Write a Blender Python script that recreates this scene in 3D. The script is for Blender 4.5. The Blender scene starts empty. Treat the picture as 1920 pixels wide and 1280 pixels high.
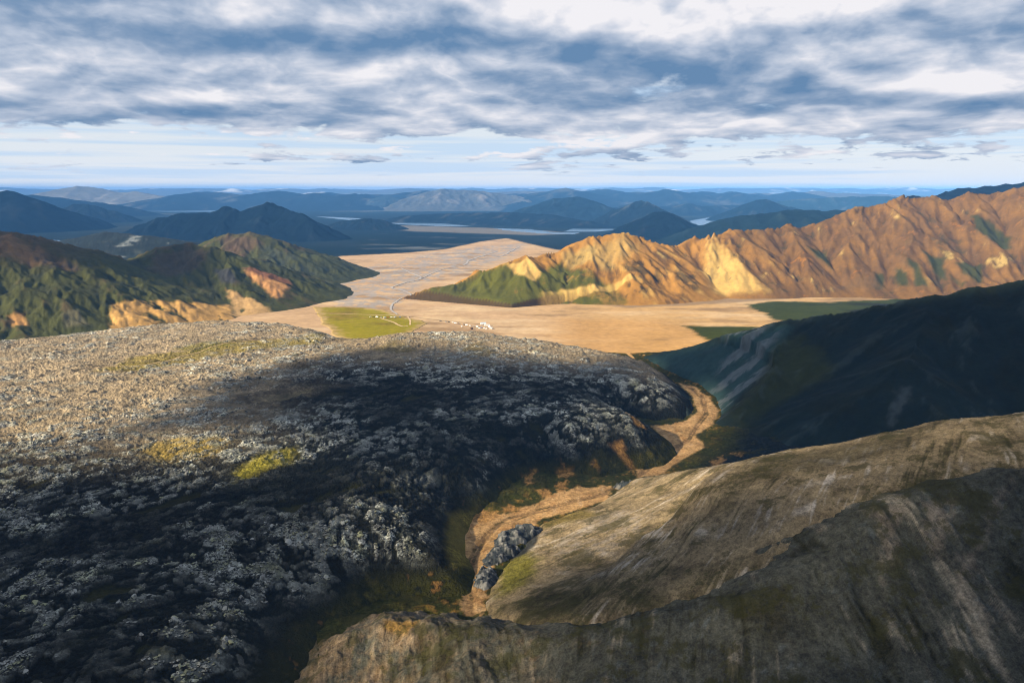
import bpy, math, random
import numpy as np

# ------------------------------------------------------------------ camera
scene = bpy.context.scene
F = 1371.0                      # focal length in photograph pixels (1920 wide)
CAMZ = 300.0                    # metres above the gravel plain
PITCH = math.atan(286.0 / F)
cam_d = bpy.data.cameras.new("camera")
cam_d.sensor_width = 36.0
cam_d.lens = 36.0 * F / 1920.0
cam_d.clip_start = 1.0
cam_d.clip_end = 200000.0
cam = bpy.data.objects.new("camera", cam_d)
scene.collection.objects.link(cam)
cam.location = (0, 0, CAMZ)
cam.rotation_euler = (math.pi / 2 - PITCH, 0, 0)
scene.camera = cam

# ------------------------------------------------------------------ sun and exposure
SUN_EL = math.radians(27)
SUN_H = (-0.86, -0.51)          # horizontal direction towards the sun
SUNV = np.array([SUN_H[0] * math.cos(SUN_EL), SUN_H[1] * math.cos(SUN_EL), math.sin(SUN_EL)])
sun_d = bpy.data.lights.new("sun", 'SUN')
sun_d.energy = 5.0
sun_d.angle = math.radians(0.9)
sun_d.color = (1.0, 0.83, 0.58)
sun = bpy.data.objects.new("sun", sun_d)
scene.collection.objects.link(sun)
sun.location = (-300, -300, 900)
sun.rotation_euler = (math.pi / 2 - SUN_EL, 0, math.atan2(SUN_H[0], -SUN_H[1]) + 0.0)

vs = scene.view_settings
vs.view_transform = 'Standard'
vs.look = 'None'
vs.exposure = 1.30
vs.gamma = 1.0
vs.use_curve_mapping = False
scene.cycles.max_bounces = 6
scene.cycles.diffuse_bounces = 2
scene.cycles.glossy_bounces = 2
scene.cycles.transparent_max_bounces = 12
scene.cycles.volume_bounces = 0
scene.cycles.use_denoising = True
scene.cycles.filter_width = 1.1
scene.cycles.use_adaptive_sampling = False

# ------------------------------------------------------------------ node helper
class NG:
    def __init__(self, nt):
        self.nt = nt
    def n(self, t, **kw):
        nd = self.nt.nodes.new(t)
        for k, v in kw.items():
            setattr(nd, k, v)
        return nd
    def put(self, sock, v):
        if v is None:
            return
        if hasattr(v, 'is_output'):
            self.nt.links.new(v, sock)
        else:
            if isinstance(v, tuple) and len(v) == 3 and sock.type == 'RGBA':
                v = v + (1.0,)
            sock.default_value = v
    def m(self, op, a, b=None, c=None, clamp=False):
        nd = self.n('ShaderNodeMath', operation=op)
        nd.use_clamp = clamp
        self.put(nd.inputs[0], a); self.put(nd.inputs[1], b); self.put(nd.inputs[2], c)
        return nd.outputs[0]
    def vec(self, x, y, z):
        nd = self.n('ShaderNodeCombineXYZ')
        self.put(nd.inputs[0], x); self.put(nd.inputs[1], y); self.put(nd.inputs[2], z)
        return nd.outputs[0]
    def noise(self, v, scale, detail=4, rough=0.5, dist=0.0, lac=2.0):
        nd = self.n('ShaderNodeTexNoise')
        nd.inputs['Scale'].default_value = scale
        nd.inputs['Detail'].default_value = detail
        nd.inputs['Roughness'].default_value = rough
        nd.inputs['Distortion'].default_value = dist
        nd.inputs['Lacunarity'].default_value = lac
        self.put(nd.inputs['Vector'], v)
        return nd.outputs['Fac']
    def n3(self, v, scale):
        nd = self.n('ShaderNodeTexNoise'); nd.inputs['Scale'].default_value = scale; nd.inputs['Detail'].default_value = 4
        self.put(nd.inputs['Vector'], v)
        return nd.outputs['Color']
    def ss(self, v, a, b, o0=0.0, o1=1.0, smooth=True):
        nd = self.n('ShaderNodeMapRange')
        nd.interpolation_type = 'SMOOTHSTEP' if smooth else 'LINEAR'
        self.put(nd.inputs[0], v); self.put(nd.inputs[1], a); self.put(nd.inputs[2], b)
        self.put(nd.inputs[3], o0); self.put(nd.inputs[4], o1)
        return nd.outputs[0]
    def mix(self, f, a, b, blend='MIX'):
        nd = self.n('ShaderNodeMix', data_type='RGBA', blend_type=blend)
        self.put(nd.inputs[0], f); self.put(nd.inputs[6], a); self.put(nd.inputs[7], b)
        return nd.outputs[2]

# ------------------------------------------------------------------ world: clear sky with a broken deck of cloud
world = bpy.data.worlds.new("World")
scene.world = world
world.use_nodes = True
wt = world.node_tree
wt.nodes.clear()
world.cycles.sampling_method = 'MANUAL'
world.cycles.sample_map_resolution = 512
g = NG(wt)
tc = g.n('ShaderNodeTexCoord')
sep = g.n('ShaderNodeSeparateXYZ')
wt.links.new(tc.outputs['Generated'], sep.inputs[0])
dx, dy, dz = sep.outputs
r = g.m('SQRT', g.m('ADD', g.m('MULTIPLY', dx, dx), g.m('MULTIPLY', dy, dy)))
el = g.m('ADD', g.m('DIVIDE', dz, g.m('MAXIMUM', r, 0.05)), -0.004)
elp = g.m('MAXIMUM', el, 0.0)
ux = g.m('DIVIDE', dx, g.m('MAXIMUM', r, 0.05))
uy = g.m('DIVIDE', dy, g.m('MAXIMUM', r, 0.05))
az = g.m('ARCTAN2', dx, dy)

OFF = 0.030
def deck(e, k=1.0):
    inv = g.m('DIVIDE', k, g.m('ADD', e, OFF))
    return g.vec(g.m('MULTIPLY', ux, inv), g.m('MULTIPLY', uy, inv), 3.7)
def puffs(e, k, ky, w):
    """cloud heaps seen from the side: bearing against the logarithm of the elevation"""
    return g.vec(g.m('MULTIPLY', ux, k), g.m('MULTIPLY', g.m('LOGARITHM', g.m('ADD', e, OFF), 2.718), ky), g.m('MULTIPLY_ADD', uy, k, w))
def dens(e):
    big = g.noise(deck(e), 0.26, detail=2, rough=0.45, dist=0.2)
    pv_ = puffs(e, 3.7, 1.9, 2.2)
    heap = g.noise(pv_, 1.0, detail=8, rough=0.50, dist=0.2)
    bl = g.noise(puffs(e, 9.0, 3.8, 5.5), 1.0, detail=4, rough=0.5, dist=0.3)
    bil = g.m('ABSOLUTE', g.m('MULTIPLY_ADD', bl, 2.0, -1.0))
    return g.m('ADD', g.m('ADD', g.m('MULTIPLY', big, 0.28), g.m('MULTIPLY', heap, 0.62)), g.m('MULTIPLY', bil, 0.20))
n0 = dens(elp)
nu = dens(g.m('ADD', elp, g.m('MULTIPLY_ADD', elp, 0.17, 0.004)))
fine = g.noise(puffs(elp, 22.0, 7.0, 7.7), 1.0, detail=6, rough=0.6, dist=0.3)
# the deck's far edge: thick overhead, breaking up into small clouds far away
bias = g.ss(elp, 0.046, 0.082, -0.020, 0.19)
# large masses of the deck (azimuth rad, elevation, half widths, amount)
def blob(a0, e0, wa, we, amt):
    da = g.m('DIVIDE', g.m('SUBTRACT', az, a0), wa)
    de = g.m('DIVIDE', g.m('SUBTRACT', el, e0), we)
    q = g.m('ADD', g.m('MULTIPLY', da, da), g.m('MULTIPLY', de, de))
    return g.m('MULTIPLY', g.m('EXPONENT', g.m('MULTIPLY', q, -1.0)), amt)
thick = None
for a0, e0, wa, we, amt in [(-0.26, 0.18, 0.30, 0.024, 0.36), (-0.60, 0.22, 0.22, 0.045, 0.30), (0.20, 0.105, 0.18, 0.022, 0.28),
                            (-0.40, 0.125, 0.30, 0.016, 0.16), (0.02, 0.135, 0.30, 0.012, 0.12), (0.55, 0.150, 0.25, 0.016, 0.10),
                            (-0.19, 0.225, 0.06, 0.035, -0.10), (0.12, 0.205, 0.20, 0.028, -0.08), (0.5, 0.22, 0.3, 0.03, -0.04), (-0.50, 0.195, 0.2, 0.018, -0.12),
                            (-0.55, 0.100, 0.3, 0.012, -0.22), (-0.12, 0.098, 0.13, 0.014, -0.22), (0.45, 0.115, 0.2, 0.014, -0.14), (0.05, 0.08, 0.2, 0.008, -0.1)]:
    b = blob(a0, e0, wa, we, amt * 1.35)
    thick = b if thick is None else g.m('ADD', thick, b)
d0 = g.m('ADD', g.m('ADD', n0, bias), g.m('MULTIPLY', g.m('SUBTRACT', fine, 0.5), g.ss(elp, 0.04, 0.10, 0.75, 0.16)))
cover = g.ss(d0, 0.495, 0.585)
edge = g.m('MULTIPLY', g.m('SUBTRACT', n0, nu), 4.8)
body = g.m('MULTIPLY', g.m('SUBTRACT', g.m('ADD', n0, thick), 0.50), -1.45)
lit = g.m('ADD', g.m('ADD', edge, body), g.m('MULTIPLY_ADD', fine, 0.40, 0.40))
lit = g.ss(lit, 0.0, 1.0, 0.0, 1.0, False)
ramp = g.n('ShaderNodeValToRGB')
wt.links.new(lit, ramp.inputs[0])
cr = ramp.color_ramp
cr.elements[0].position = 0.0; cr.elements[0].color = (0.095, 0.178, 0.305, 1)
cr.elements[1].position = 1.0; cr.elements[1].color = (0.62, 0.61, 0.635, 1)
e = cr.elements.new(0.30); e.color = (0.180, 0.252, 0.365, 1)
e = cr.elements.new(0.60); e.color = (0.335, 0.385, 0.475, 1)
e = cr.elements.new(0.82); e.color = (0.48, 0.50, 0.56, 1)
sky = g.n('ShaderNodeTexSky', sky_type='NISHITA')
sky.sun_disc = False
sky.sun_elevation = SUN_EL
sky.sun_rotation = math.atan2(SUN_H[0], SUN_H[1])
sky.altitude = 600.0
sky.air_density = 1.0
sky.dust_density = 1.0
sky.ozone_density = 2.0
skyc = g.mix(1.0, sky.outputs[0], (0.085, 0.085, 0.085), 'MULTIPLY')
# pale veil of distant cloud low over the horizon
veil = g.ss(elp, 0.0, 0.075, 0.95, 0.80)
strat = g.noise(g.vec(g.m('MULTIPLY', az, 2.6), g.m('MULTIPLY', elp, 75.0), 1.3), 1.0, detail=5, rough=0.55)
veilc = g.mix(g.ss(strat, 0.42, 0.60), (0.57, 0.605, 0.66), (0.42, 0.53, 0.68))
clear = g.mix(veil, skyc, veilc)
lowd = g.m('MULTIPLY', g.ss(elp, 0.006, 0.03), 1.0)
cover = g.m('MULTIPLY', cover, lowd)
final = g.mix(cover, clear, ramp.outputs[0])
bg = g.n('ShaderNodeBackground')
wt.links.new(final, bg.inputs[0])
bg.inputs[1].default_value = 0.59
wo = g.n('ShaderNodeOutputWorld')
wt.links.new(bg.outputs[0], wo.inputs[0])

# ------------------------------------------------------------------ geometry helpers
CA, SA = math.cos(PITCH), math.sin(PITCH)
def ray(px, py):
    u = (px - 960.0) / F; v = (640.0 - py) / F
    return np.array([u, CA + v * SA, -SA + v * CA])
def P(px, py, D):
    d = ray(px, py); s = D / d[1]
    return (d[0] * s, D, CAMZ + d[2] * s)
def G(px, py, z=0.0):
    d = ray(px, py); s = (z - CAMZ) / d[2]
    return (d[0] * s, d[1] * s, z)
def GP(pts, z=0.0):
    return [G(p[0], p[1], p[2] if len(p) > 2 else z) for p in pts]

def _hash(ix, iy, seed):
    h = (ix.astype(np.uint32) * np.uint32(374761393)) ^ (iy.astype(np.uint32) * np.uint32(668265263)) ^ np.uint32((seed * 2246822519 + 3266489917) & 0xffffffff)
    h = (h ^ (h >> np.uint32(13))) * np.uint32(1274126177)
    h = (h ^ (h >> np.uint32(15))) * np.uint32(2654435761)
    return h ^ (h >> np.uint32(16))
def _rnd(ix, iy, seed):
    return (_hash(ix, iy, seed) & np.uint32(0xffff)).astype(np.float32) / 65535.0
_GA = np.linspace(0, 2 * np.pi, 65)[:64].astype(np.float32)
_GX, _GY = np.cos(_GA), np.sin(_GA)
def perlin(x, y, seed=0):
    x = np.asarray(x, np.float32); y = np.asarray(y, np.float32)
    fx = np.floor(x); fy = np.floor(y)
    ix = fx.astype(np.int32); iy = fy.astype(np.int32)
    x = x - fx; y = y - fy
    u = x * x * x * (x * (x * 6 - 15) + 10); v = y * y * y * (y * (y * 6 - 15) + 10)
    out = []
    for oy in (0, 1):
        row = []
        for ox in (0, 1):
            k = (_hash(ix + ox, iy + oy, seed) & np.uint32(63)).astype(np.int32)
            row.append(_GX[k] * (x - ox) + _GY[k] * (y - oy))
        out.append(row[0] + (row[1] - row[0]) * u)
    return (out[0] + (out[1] - out[0]) * v) * 1.45
def fbm(x, y, wl, octs=4, gain=0.5, seed=0, ridged=False):
    s = 0.0; a = 1.0; t = 0.0
    for o in range(octs):
        n = perlin(x / wl + 17.3 * o, y / wl - 9.1 * o, seed + o)
        if ridged:
            n = 1.0 - 2.0 * np.abs(n)
        s = s + a * n; t += a; a *= gain; wl *= 0.49
    return s / t
def worley(x, y, wl, seed=0):
    x = np.asarray(x, np.float32) / wl; y = np.asarray(y, np.float32) / wl
    ix = np.floor(x).astype(np.int32); iy = np.floor(y).astype(np.int32)
    f1 = np.full(x.shape, 9.0, np.float32); f2 = f1.copy(); idv = np.zeros(x.shape, np.float32)
    for j in (-1, 0, 1):
        for i in (-1, 0, 1):
            cx = ix + i; cy = iy + j
            qx = cx + _rnd(cx, cy, seed) - x; qy = cy + _rnd(cx, cy, seed + 1) - y
            d = np.sqrt(qx * qx + qy * qy)
            near = d < f1
            f2 = np.where(near, f1, np.minimum(f2, d))
            idv = np.where(near, _rnd(cx, cy, seed + 2), idv)
            f1 = np.where(near, d, f1)
    return f1, f2, idv
def sst(v, a, b):
    t = np.clip((v - a) / (b - a), 0, 1)
    return t * t * (3 - 2 * t)
def lerp(a, b, t):
    return a + (b - a) * t
def cmix(c, col, m):
    m = np.clip(m, 0, 1)[..., None]
    return c * (1 - m) + np.array(col, np.float32) * m

def sdf(x, y, poly):
    """signed distance to a closed polygon in plan, positive inside"""
    x = np.asarray(x, np.float32); y = np.asarray(y, np.float32)
    d2 = np.full(x.shape, 1e18, np.float32); inside = np.zeros(x.shape, bool)
    n = len(poly)
    for i in range(n):
        x0, y0 = poly[i][0], poly[i][1]; x1, y1 = poly[(i + 1) % n][0], poly[(i + 1) % n][1]
        ex, ey = x1 - x0, y1 - y0
        L = ex * ex + ey * ey + 1e-9
        t = np.clip(((x - x0) * ex + (y - y0) * ey) / L, 0, 1)
        qx = x - x0 - t * ex; qy = y - y0 - t * ey
        d2 = np.minimum(d2, qx * qx + qy * qy)
        c = ((y0 <= y) & (y1 > y)) | ((y1 <= y) & (y0 > y))
        if abs(ey) > 1e-9:
            xi = x0 + (y - y0) / ey * ex
            inside ^= c & (x < xi)
    d = np.sqrt(d2)
    return np.where(inside, d, -d)
def polyline(x, y, pts):
    """distance to a polyline in plan, height of its nearest point, running length"""
    x = np.asarray(x, np.float32); y = np.asarray(y, np.float32)
    best = np.full(x.shape, 1e18, np.float32); zz = np.zeros(x.shape, np.float32); ss = np.zeros(x.shape, np.float32); run = 0.0
    for i in range(len(pts) - 1):
        a, b = pts[i], pts[i + 1]
        ex, ey = b[0] - a[0], b[1] - a[1]; L = ex * ex + ey * ey + 1e-9
        t = np.clip(((x - a[0]) * ex + (y - a[1]) * ey) / L, 0, 1)
        qx = x - a[0] - t * ex; qy = y - a[1] - t * ey
        d = qx * qx + qy * qy
        m = d < best
        best = np.where(m, d, best); zz = np.where(m, a[2] + t * (b[2] - a[2]), zz)
        ss = np.where(m, run + t * math.sqrt(L), ss); run += math.sqrt(L)
    return np.sqrt(best), zz, ss
def tents(x, y, lines, smooth=4.0):
    """height field from ridge lines: each (points, slope, concavity floor or None)"""
    h = None
    for pts, k, fl in lines:
        for i in range(len(pts) - 1):
            d, z, _ = polyline(x, y, pts[i:i + 2])
            if fl is None:
                q = z - k * d
            else:
                hh = np.maximum(z - fl, 1.0)
                q = fl + hh * np.exp(-k * d / hh)
            if h is None:
                h = q
            else:
                df = np.clip(0.5 + 0.5 * (q - h) / smooth, 0, 1)
                h = h + (q - h) * df + smooth * df * (1 - df)
    return h
def grad(X, Y, Z):
    zv, zu = np.gradient(Z); xv, xu = np.gradient(X); yv, yu = np.gradient(Y)
    det = xu * yv - xv * yu
    det = np.where(np.abs(det) < 1e-9, 1e-9, det)
    return (zu * yv - zv * yu) / det, (xu * zv - xv * zu) / det
def gullies(x, y, gx, gy, wl, octs=4, strength=0.16, gain=0.55, seed=5, follow=1.0):
    """rills and ribs that run down the slope; returns height change and the rib pattern"""
    H = np.zeros(x.shape, np.float32); R = np.zeros(x.shape, np.float32); a = 1.0
    gx = gx.astype(np.float32).copy(); gy = gy.astype(np.float32).copy()
    x = x.astype(np.float32); y = y.astype(np.float32)
    for o in range(octs):
        s = np.sqrt(gx * gx + gy * gy) + 1e-4
        sx = -gy / s; sy = gx / s
        px = x / wl; py = y / wl
        ix = np.floor(px).astype(np.int32); iy = np.floor(py).astype(np.int32)
        C = np.zeros_like(H); S = np.zeros_like(H); W = np.full_like(H, 1e-5)
        for j in (-1, 0, 1):
            for i in (-1, 0, 1):
                cx = ix + i; cy = iy + j
                vx = px - cx - _rnd(cx, cy, seed + o * 3); vy = py - cy - _rnd(cx, cy, seed + 1 + o * 3)
                w = np.clip(1 - (vx * vx + vy * vy) / 2.25, 0, 1) ** 4
                ph = 6.2832 * (vx * sx + vy * sy)
                C += w * np.cos(ph); S += w * np.sin(ph); W += w
        C /= W; S /= W
        amp = strength * wl * np.minimum(s, 0.8)
        H += amp * C; R += a * C
        k = amp * 6.2832 / wl
        gx -= follow * k * S * sx; gy -= follow * k * S * sy
        a *= gain; wl *= 0.5; strength *= 0.93
    return H, R

def blur(Z, r, it=2):
    for _ in range(it):
        for ax in (0, 1):
            pad = [(0, 0), (0, 0)]; pad[ax] = (r + 1, r)
            c = np.cumsum(np.pad(Z, pad, mode='edge').astype(np.float64), ax)
            n_ = Z.shape[ax]
            Z = (np.take(c, np.arange(2 * r + 1, 2 * r + 1 + n_), ax) - np.take(c, np.arange(0, n_), ax)) / (2 * r + 1)
    return Z
def fan(p0, p1, nu_, d0, d1, nv):
    """plan grid that is finer close by: bearings p0..p1 (in photograph columns), distances d0..d1"""
    t = (np.linspace(p0, p1, nu_) - 960.0) / F / CA
    d = d0 * (d1 / d0) ** np.linspace(0, 1, nv)
    Y = np.repeat(d[:, None], nu_, 1)
    return Y * t[None, :], Y

def mesh_np(name, V, Fq, col=None, smooth=True):
    me = bpy.data.meshes.new(name)
    k = Fq.shape[1]
    me.vertices.add(len(V)); me.vertices.foreach_set('co', V.astype(np.float32).ravel())
    me.loops.add(Fq.size); me.loops.foreach_set('vertex_index', Fq.astype(np.int32).ravel())
    me.polygons.add(len(Fq))
    me.polygons.foreach_set('loop_start', np.arange(0, Fq.size, k, dtype=np.int32))
    me.polygons.foreach_set('loop_total', np.full(len(Fq), k, np.int32))
    me.polygons.foreach_set('use_smooth', np.full(len(Fq), smooth, bool))
    if col is not None:
        at = me.color_attributes.new('cover', 'FLOAT_COLOR', 'POINT')
        c4 = np.ones((len(V), 4), np.float32); c4[:, :col.shape[1]] = col
        at.data.foreach_set('color', c4.ravel())
    me.update(); me.validate()
    return me
def add(name, me, mat, parent=None, label=None, cat=None, group=None, kind=None):
    o = bpy.data.objects.new(name, me)
    scene.collection.objects.link(o)
    if mat is not None and me is not None:
        me.materials.append(mat)
    if parent is not None:
        o.parent = parent
    if label: o['label'] = label
    if cat: o['category'] = cat
    if group: o['group'] = group
    if kind: o['kind'] = kind
    return o
ALB = 0.70                      # overall reflectance of the ground covers listed below
def sheet(name, X, Y, Z, col, mat, keep=None, **kw):
    nv, nu_ = X.shape
    idx = np.arange(nv * nu_).reshape(nv, nu_)
    q = np.stack([idx[:-1, :-1], idx[:-1, 1:], idx[1:, 1:], idx[1:, :-1]], -1).reshape(-1, 4)
    if keep is not None:
        kf = keep[:-1, :-1] | keep[:-1, 1:] | keep[1:, 1:] | keep[1:, :-1]
        q = q[kf.ravel()]
        used = np.unique(q); remap = np.zeros(nv * nu_, np.int64); remap[used] = np.arange(len(used)); q = remap[q]
    else:
        used = np.arange(nv * nu_)
    V = np.stack([X, Y, Z], -1).reshape(-1, 3)[used]
    C = None if col is None else col.reshape(-1, col.shape[-1])[used] * ALB
    return add(name, mesh_np(name, V, q, C), mat, **kw)

def pixels(X, Y, Z):
    """where a point falls in the photograph, to read patch positions off the photo into plan coordinates"""
    zz = Z - CAMZ
    dep = Y * CA - zz * SA
    return 960 + F * X / dep, 640 - F * (Y * SA + zz * CA) / dep, dep
class Pick:
    """plan position of the terrain point first met along a line of sight"""
    def __init__(self, X, Y, Z):
        self.X, self.Y = X.ravel(), Y.ravel()
        a, b, d = pixels(X, Y, Z); self.a, self.b, self.d = a.ravel(), b.ravel(), d.ravel()
    def __call__(self, px, py, rad=6):
        q = (self.a - px) ** 2 + (self.b - py) ** 2
        m = np.where(q < rad * rad)[0]
        i = m[np.argmin(self.d[m])] if len(m) else int(np.argmin(q))
        return (float(self.X[i]), float(self.Y[i]))
    def poly(self, pts):
        return [self(*p) for p in pts]

# ------------------------------------------------------------------ materials
def terrain_mat(name, rough=0.95, n1=0.02, n2=0.2, amt=0.35, bump=0.4, bdist=1.0, stain=None, stain_amt=0.0, spec=0.12):
    m = bpy.data.materials.new(name); m.use_nodes = True
    nt = m.node_tree; b = nt.nodes['Principled BSDF']; q = NG(nt)
    at = q.n('ShaderNodeAttribute', attribute_name='cover')
    pos = q.n('ShaderNodeNewGeometry').outputs['Position']
    a = q.noise(pos, n1, 6, 0.6); c = q.noise(pos, n2, 5, 0.65)
    s = q.m('MULTIPLY_ADD', q.m('SUBTRACT', a, 0.5), amt * 2.2, 1.0)
    s = q.m('MULTIPLY', s, q.m('MULTIPLY_ADD', q.m('SUBTRACT', c, 0.5), amt * 2.6, 1.0))
    col = q.mix(1.0, at.outputs['Color'], q.vec(s, s, s), 'MULTIPLY')
    if stain:
        col = q.mix(q.m('MULTIPLY', q.ss(q.noise(pos, n1 * 2.7, 5, 0.6), 0.52, 0.68), stain_amt), col, stain)
    nt.links.new(col, b.inputs['Base Color'])
    b.inputs['Roughness'].default_value = rough
    b.inputs['Specular IOR Level'].default_value = spec
    if bump:
        bp = q.n('ShaderNodeBump'); bp.inputs['Strength'].default_value = bump; bp.inputs['Distance'].default_value = bdist
        nt.links.new(q.noise(pos, n2 * 1.6, 6, 0.65), bp.inputs['Height'])
        nt.links.new(bp.outputs[0], b.inputs['Normal'])
    return m
def flat_mat(name, colr, rough=0.9, var=0.25, sc=0.05, metal=0.0, bump=0.0):
    m = bpy.data.materials.new(name); m.use_nodes = True
    nt = m.node_tree; b = nt.nodes['Principled BSDF']; q = NG(nt)
    pos = q.n('ShaderNodeNewGeometry').outputs['Position']
    s = q.m('MULTIPLY_ADD', q.m('SUBTRACT', q.noise(pos, sc, 6, 0.6), 0.5), var * 3, 1.0)
    nt.links.new(q.mix(1.0, colr, q.vec(s, s, s), 'MULTIPLY'), b.inputs['Base Color'])
    b.inputs['Roughness'].default_value = rough
    b.inputs['Metallic'].default_value = metal
    b.inputs['Specular IOR Level'].default_value = 0.2
    return m
def water_mat(name, colr, rough=0.12):
    m = bpy.data.materials.new(name); m.use_nodes = True
    nt = m.node_tree; b = nt.nodes['Principled BSDF']; q = NG(nt)
    pos = q.n('ShaderNodeNewGeometry').outputs['Position']
    s = q.m('MULTIPLY_ADD', q.noise(pos, 0.01, 4, 0.6), 0.6, 0.7)
    nt.links.new(q.mix(1.0, colr, q.vec(s, s, s), 'MULTIPLY'), b.inputs['Base Color'])
    b.inputs['Roughness'].default_value = rough
    bp = q.n('ShaderNodeBump'); bp.inputs['Strength'].default_value = 0.15; bp.inputs['Distance'].default_value = 0.3
    nt.links.new(q.noise(pos, 0.3, 3, 0.6), bp.inputs['Height']); nt.links.new(bp.outputs[0], b.inputs['Normal'])
    return m

M_GROUND = terrain_mat('gravel_plain', n1=0.009, n2=0.06, amt=0.30, bump=0.15, bdist=0.6, spec=0.0)
M_RHYO = terrain_mat('rhyolite_slopes', n1=0.012, n2=0.09, amt=0.28, bump=0.5, bdist=2.0)
M_HILL = terrain_mat('mossy_slopes', n1=0.010, n2=0.08, amt=0.34, bump=0.45, bdist=2.0)
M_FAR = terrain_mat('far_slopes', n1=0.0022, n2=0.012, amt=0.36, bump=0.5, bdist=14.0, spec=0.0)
def scree_mat():
    """loose scree: grain at several sizes, ragged moss mats, small stones in relief"""
    m = bpy.data.materials.new('scree_slopes'); m.use_nodes = True
    nt = m.node_tree; b = nt.nodes['Principled BSDF']; q = NG(nt)
    at = q.n('ShaderNodeAttribute', attribute_name='cover').outputs['Color']
    pos = q.n('ShaderNodeNewGeometry').outputs['Position']
    a_ = q.noise(pos, 0.05, 8, 0.72); c_ = q.noise(pos, 0.30, 7, 0.75); d_ = q.noise(pos, 1.1, 4, 0.7)
    s = q.m('MULTIPLY', q.ss(a_, 0.30, 0.70, 0.55, 1.45, False), q.ss(c_, 0.32, 0.68, 0.45, 1.60, False))
    s = q.m('MULTIPLY', s, q.ss(d_, 0.30, 0.70, 0.70, 1.35, False))
    col = q.mix(1.0, at, q.vec(s, s, s), 'MULTIPLY')
    mm = q.m('MULTIPLY', q.ss(q.m('ADD', q.noise(pos, 0.035, 9, 0.70), q.m('MULTIPLY', q.m('SUBTRACT', c_, 0.5), 0.35)), 0.53, 0.58), 0.72)
    sc3 = q.n('ShaderNodeSeparateColor'); nt.links.new(at, sc3.inputs[0])
    keep = q.ss(sc3.outputs[0], 0.20, 0.34, 1.0, 0.15)       # sand and bright streaks stay bare
    col = q.mix(q.m('MULTIPLY', mm, keep), col, q.mix(c_, (0.012, 0.014, 0.006), (0.060, 0.058, 0.016)))
    nt.links.new(col, b.inputs['Base Color'])
    b.inputs['Roughness'].default_value = 0.97; b.inputs['Specular IOR Level'].default_value = 0.04
    bp = q.n('ShaderNodeBump'); bp.inputs['Strength'].default_value = 1.0; bp.inputs['Distance'].default_value = 2.2
    nt.links.new(q.m('ADD', c_, q.m('MULTIPLY', d_, 0.35)), bp.inputs['Height']); nt.links.new(bp.outputs[0], b.inputs['Normal'])
    return m
M_SCREE = scree_mat()
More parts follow.
